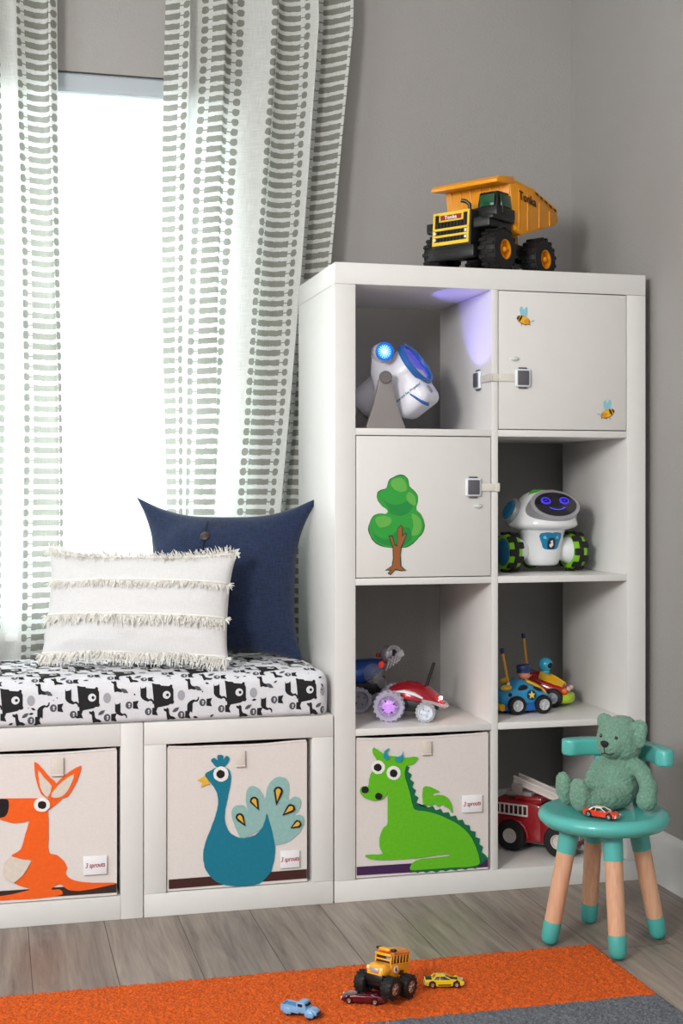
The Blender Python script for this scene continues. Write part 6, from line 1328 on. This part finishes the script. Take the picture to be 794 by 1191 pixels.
limb([(.018, -.026, .026), (.055, -.044, .024), (.090, -.052, .024)], [.026, .0235, .0225])
E_((.100, -.056, .038), (.018, .0245, .034), (0, .10, -.35))
o_ = bm_.obj('body', FUR, bear_t)
md = o_.modifiers.new('r', 'REMESH'); md.mode = 'VOXEL'; md.voxel_size = .0021; md.use_smooth_shade = True
ms = o_.modifiers.new('s', 'SMOOTH'); ms.iterations = 9; ms.factor = .6
bpy.context.view_layer.update()
me = bpy.data.meshes.new_from_object(o_.evaluated_get(bpy.context.evaluated_depsgraph_get()))
old = o_.data; o_.modifiers.clear(); o_.data = me; bpy.data.meshes.remove(old)
nrm = [v.normal.copy() for v in me.vertices]
for v, nn in zip(me.vertices, nrm):
    p = v.co * 210
    k = noise.noise(p * .8) + .7 * noise.noise(p * 1.9)
    cr = .0016 * noise.noise(v.co * 38)
    v.co = v.co + nn * (.0017 * k + cr)
    if v.co.z < .0005: v.co.z = .0005
for f in me.polygons: f.use_smooth = True
BEYE = mat('bear_black_bead', '0e0e0f', .12, coat=.8); BNOSE = mat('bear_black_stitch', '171615', .7, bump=.5, bscale=500)
for s in (1, -1):
    mm = MB(); mm.ell(hp(.0400, s * .0190, .0085), .0046); mm.obj('eye', BEYE, bear_t)
mm = MB(); b = bmesh.new(); bmesh.ops.create_uvsphere(b, u_segments=20, v_segments=12, radius=1)
for v in b.verts: v.co = Vector((v.co.x * .005, v.co.y * .0095 * (1 + .45 * v.co.z), v.co.z * .0075))
mm.merge(b, Matrix.Translation(hp(.0565, 0, -.005)) @ Matrix.Rotation(HY, 4, 'Z')); mm.obj('nose', BNOSE, bear_t)
mm = MB(); mm.tube([hp(.0570, 0, -.011), hp(.0575, 0, -.018), hp(.0560, 0, -.0225)], .0008, 6)
mm.tube([hp(.0470, -.016, -.0240), hp(.0525, -.009, -.0270), hp(.0560, 0, -.0235), hp(.0525, .009, -.0270), hp(.0465, .017, -.0235), hp(.041, .022, -.019)], .0009, 6); mm.obj('mouth', BNOSE, bear_t)


# ------------------------------------------------------------------ small die-cast cars
def coupe(name, label, loc, rz, body, roof, glass, L_=.074, W_=.030, H_=.021, wh=.0063, group=None, rot=None, kind='muscle', stripe=None, wheelm=None):
    t = thing(name, label, 'toy car', loc, rz, group, rot)
    wx = L_ * .31; k = L_ / .074; r = wh
    zb = r * .55
    arch = lambda x0: [(x0 + r * 1.15 * math.cos(a), r + r * 1.15 * math.sin(a)) for a in [PI * .97 * q / 6 + .05 for q in range(7)]]
    low = [(-L_ / 2, zb + .002)] + [(-wx - r * 1.15, zb)] + arch(-wx)[::-1][1:-1] + [(-wx + r * 1.15, zb), (wx - r * 1.15, zb)] + arch(wx)[::-1][1:-1] + [(wx + r * 1.15, zb), (L_ / 2 - .001, zb + .001), (L_ / 2, zb + .004)]
    up = [(L_ / 2 - .001, .0105 * k), (L_ * .38, .0128 * k), (L_ * .14, .0142 * k), (-L_ * .22, .0150 * k), (-L_ * .40, .0152 * k), (-L_ / 2, .0138 * k), (-L_ / 2 - .0005, .009 * k)]
    mm = MB(); mm.side(low + up, W_, bev=.0011)
    mm.warp(lambda c: Vector((c.x, c.y * (1 - .10 * max(0, abs(c.x) / (L_ / 2) - .55) / .45 - .10 * max(0, (c.z - .008 * k) / (.007 * k))), c.z)))
    bd_ = mm.obj('body', body, t, smooth=40)
    mm = MB(); mm.frustum((-.004 * k, 0, .0138 * k), (.036 * k, W_ * .80), (-.007 * k, 0, H_ - .0005), (.018 * k, W_ * .58), .0012); gl = mm.obj('window_band', glass, t)
    mm = MB(); mm.box((-.007 * k, 0, H_ - .0004), (.019 * k, W_ * .60, .0018), .0008)
    for s in (1, -1):
        mm.tube([(.002 * k, s * W_ * .29, H_ - .0008), (.0145 * k, s * W_ * .40, .0142 * k)], .0009, 6)
        mm.tube([(-.016 * k, s * W_ * .29, H_ - .0008), (-.023 * k, s * W_ * .40, .0145 * k)], .0016, 6)
        mm.tube([(-.008 * k, s * W_ * .295, H_ - .0006), (-.009 * k, s * W_ * .41, .0143 * k)], .0006, 6)
    mm.obj('roof', roof, t)
    for x in (-wx, wx):
        for s in (1, -1): wheel(t, (x, s * (W_ / 2 - .0028), r), r, .0055, s, TYRE, wheelm or CHROME, spokes=5, rimr=.62)
    mm = MB(); mm.box((L_ / 2 - .0005, 0, .0055 * k), (.003, W_ * .86, .003), .001); mm.box((-L_ / 2, 0, .006 * k), (.003, W_ * .86, .003), .001); mm.obj('bumper', CHROME, t)
    mm = MB()
    for s in (1, -1): mm.cyl((L_ / 2 - .003, s * W_ * .33, .0088 * k), (L_ / 2 + .0004, s * W_ * .33, .0088 * k), .0019, n=12)
    mm.obj('headlights', WHITEP, t)
    if stripe:
        mm = MB(); mm.box((L_ * .26, 0, .0140 * k), (L_ * .18, W_ * .34, .0012), .0004, rot=(0, .07, 0)); mm.box((-L_ * .40, 0, .0156 * k), (L_ * .16, W_ * .62, .001), .0004)
        for s in (1, -1): mm.box((.0, s * (W_ / 2 - .0002), .0062), (L_ * .34, .0008, .0022), .0002)
        mm.obj('black_stripe', stripe, t)
    return t


ORC = mat('toy_orange_red', 'e0381c', .2, coat=.7); CRM = mat('cream_roof', 'efe6d8', .3, coat=.3); GLS = mat('dark_toy_glass', '1c2024', .1, coat=.8)
coupe('toy_car', 'small orange-red toy car with white roof beside the teddy bear on stool seat', (.450, -.474, SH_ + .0014), R(-54), ORC, CRM, GLS, L_=.075, W_=.030)
YC = mat('toy_bright_yellow', 'e3c01c', .2, coat=.6)
coupe('toy_car', 'small yellow toy muscle car with black stripes, right of the monster truck', (.066, -.594, RT + .0005), R(-12), YC, YC, GLS, L_=.074, W_=.031, stripe=BLACK)
MAR = mat('toy_maroon', '5e1220', .22, metal=.3, coat=.7)
coupe('toy_car', 'flat dark red toy car squashed under the front wheels of monster truck', (-.104, -.634, RT + .0005), R(155), MAR, MAR, GLS, L_=.078, W_=.033, H_=.017, wh=.0058)

# blue pickup
PBL = mat('toy_pale_blue', '7aa6cf', .3, coat=.4)
pk = thing('toy_pickup_truck', 'small pale blue vintage toy pickup truck, leftmost toy on orange rug', 'toy truck', (-.230, -.670, RT + .0005), R(-42))
mm = MB()
mm.side([(-.036, .006), (-.036, .0155), (.002, .0165), (.002, .0065)], .026, bev=.001)
mm.side([(.0, .006), (.0, .017), (.030, .0165), (.0355, .013), (.0365, .006)], .019, bev=.003, seg=3)
mm.side([(-.004, .008), (-.004, .024), (-.001, .0272), (.011, .0272), (.0165, .018), (.017, .008)], .0245, bev=.0018, seg=3)
for x in (-.0225, .0225):
    for s in (1, -1): mm.ell((x, s * .0112, .0080), (.0098, .0038, .0078))
mm.obj('body', PBL, pk, smooth=45)
mm = MB(); mm.box((-.018, 0, .0158), (.030, .019, .0012), .0003); mm.obj('truck_bed', mat('toy_blue_shade', '4f86b5', .4), pk)
mm = MB(); mm.box((-.018, .0112, .0170), (.034, .002, .003), .0006); mm.box((-.018, -.0112, .0170), (.034, .002, .003), .0006); mm.box((-.0348, 0, .0165), (.002, .024, .004), .0006); mm.obj('bed_rail', PBL, pk)
mm = MB(); mm.box((.0045, .0122, .0218), (.0095, .0012, .0052), .0005); mm.box((.0045, -.0122, .0218), (.0095, .0012, .0052), .0005); mm.box((.0142, 0, .0222), (.0012, .0185, .0052), .0005, rot=(0, -.53, 0)); mm.box((-.0042, 0, .0225), (.001, .014, .0045), .0003); mm.obj('cab_window', GLS, pk)
mm = MB(); mm.box((.0362, 0, .0092), (.0016, .0135, .0055), .0008); mm.box((.0375, 0, .0045), (.002, .024, .0028), .0008); mm.obj('grille', mat('toy_dark_grille', '23262c', .4), pk)
for x in (-.0225, .0225):
    for s in (1, -1): wheel(pk, (x, s * .0115, .0058), .0058, .0052, s, TYRE, mat('dark_hub', '4b4d52', .4), spokes=0, rimr=.5)

# school bus monster truck
BY = mat('school_bus_yellow', 'f0a01a', .22, coat=.5); BO = mat('school_bus_orange', 'e2781a', .25, coat=.4)
WR = .0205
mt = thing('toy_monster_truck', 'toy school bus monster truck with huge black tyres climbing on dark red car', 'toy truck', (-.063, -.632, RT + .008), rot=(0, R(-11), R(-141)))
# wheels: rear pair rests on the rug, front pair on the flat car
for x in (.027, -.027):
    for s in (1, -1): wheel(mt, (x, s * .030, WR), WR, .022, s, TYRE, CHROME, lug=14, spokes=5, rimr=.52, lugd=.05)
mm = MB(); mm.box((0, 0, .025), (.070, .030, .010), .002); mm.cyl((.027, -.03, WR), (.027, .03, WR), .004, n=12); mm.cyl((-.027, -.03, WR), (-.027, .03, WR), .004, n=12); mm.box((.036, 0, .034), (.012, .038, .016), .003); mm.box((-.042, 0, .036), (.008, .034, .005), .001)
for x in (.02, -.02):
    for s in (1, -1): mm.tube([(x, s * .016, .022), (x * .8, s * .012, .042)], .0018, 6)
mm.obj('chassis', BLACK, mt)
mm = MB()
mm.side([(-.044, .036), (-.044, .058), (.016, .060), (.016, .034), (-.010, .034), (-.016, .046), (-.030, .046), (-.036, .036)], .038, bev=.0015)
mm.side([(.012, .036), (.012, .0605), (.032, .058), (.040, .053), (.042, .040), (.040, .036)], .034, bev=.003, seg=3)
for s in (1, -1): mm.ell((.027, s * .0165, .047), (.014, .005, .009))
bb_ = mm.obj('body', BY, mt, smooth=45)
mm = MB(); mm.frustum((-.014, 0, .057), (.060, .0375), (-.015, 0, .0745), (.056, .034), .0015); mm.obj('window_band', GLS, mt)
mm = MB(); mm.loft([[Vector((x, y, z)) for y, z in [(-.0185, .0735), (-.018, .078), (-.011, .0825), (.011, .0825), (.018, .078), (.0185, .0735)]] for x in (-.0445, -.043, .008, .0085)]); mm.obj('roof', BO, mt, smooth=50)
mm = MB()
for s in (1, -1):
    for k in range(6): mm.box((-.043 + k * .0105, s * .0182, .066), (.0022, .002, .018), .0005)
    mm.box((-.018, s * .0185, .0585), (.056, .0016, .003), .0004)
mm.box((.0155, 0, .0745), (.010, .036, .005), .0015); mm.box((.010, 0, .083), (.016, .024, .006), .002); mm.box((.0165, 0, .0655), (.002, .036, .003), .0005)
mm.box((.0155, .017, .067), (.003, .003, .016), .0005); mm.box((.0155, -.017, .067), (.003, .003, .016), .0005)
mm.obj('cab_frame', BY, mt)
mm = MB()
for s in (1, -1): mm.box((.009, s * .0165, .0835), (.010, .0075, .0045), .001)
mm.obj('warning_lamps', BLACK, mt)
mm = MB(); mm.box((.0425, 0, .0475), (.0018, .0185, .0085), .0008); mm.obj('grille', mat('grille_silver', 'b7b1b4', .3, metal=.5), mt)
mm = MB()
for s in (1, -1): mm.cyl((.038, s * .0145, .0515), (.043, s * .0145, .0515), .0038, n=16, bev=.001)
mm.obj('headlights', mat('pale_yellow_lamp', 'f4d78a', .2, coat=.6), mt)
mm = MB(); mm.cyl((-.001, .0186, .050), (-.001, .0200, .050), .0068, n=20); em = mm.obj('door_emblem', WHITEP, mt)
mm = MB(); mm.prism([(.002, .004), (.004, -.001), (.001, -.005), (-.003, -.003), (-.001, .001)], (-.001, .0204, .050), (1, 0, 0), (0, 0, 1), .0004); mm.obj('emblem_mark', mat('emblem_red', '8c2030', .5), em)


# ------------------------------------------------------------------ rug



def rug_part(name, x0, x1, y0, y1, m, seed, parent):
    st = .0034; nx = int((x1 - x0) / st); ny = int((y1 - y0) / st)
    b = bmesh.new(); rnd = random.Random(seed); g = []
    for i in range(nx + 1):
        row = []
        for j in range(ny + 1):
            x = x0 + (x1 - x0) * i / nx; y = y0 + (y1 - y0) * j / ny
            ed = min(i, j, nx - i, ny - j)
            z = RT - .0035 + .0042 * rnd.random() ** 1.0 - (.003 if ed == 0 else 0)
            row.append(b.verts.new((x + rnd.uniform(-.0011, .0011), y + rnd.uniform(-.0011, .0011), z)))
        g.append(row)
    for i in range(nx):
        for j in range(ny): b.faces.new((g[i][j], g[i + 1][j], g[i + 1][j + 1], g[i][j + 1]))
    # skirt down to the floor
    rim = [g[i][0] for i in range(nx + 1)] + [g[nx][j] for j in range(1, ny + 1)] + [g[i][ny] for i in range(nx - 1, -1, -1)] + [g[0][j] for j in range(ny - 1, 0, -1)]
    low = [b.verts.new((v.co.x, v.co.y, .0005)) for v in rim]; k = len(rim)
    for i in range(k): b.faces.new((rim[i], low[i], low[(i + 1) % k], rim[(i + 1) % k]))
    b.faces.new(low[::-1])
    mm = MB(); mm.merge(b); return mm.obj(name, m, parent, smooth=75)


rug = thing('area_rug', 'orange loop pile rug with a grey band along its near side', 'rug', (0, 0, 0))
OR = mat('orange_loop_pile', 'cd5610', .95, var=.42, vscale=260, bump=.7, bscale=420, detail=2)
GR = mat('grey_loop_pile', '65696f', .95, var=.5, vscale=260, bump=.7, bscale=420, detail=2)
rug_part('orange_field', -1.25, .445, -.725, -.436, OR, 1, rug)
rug_part('grey_field', -1.25, .445, -1.02, -.7262, GR, 2, rug)
rug_edge = None
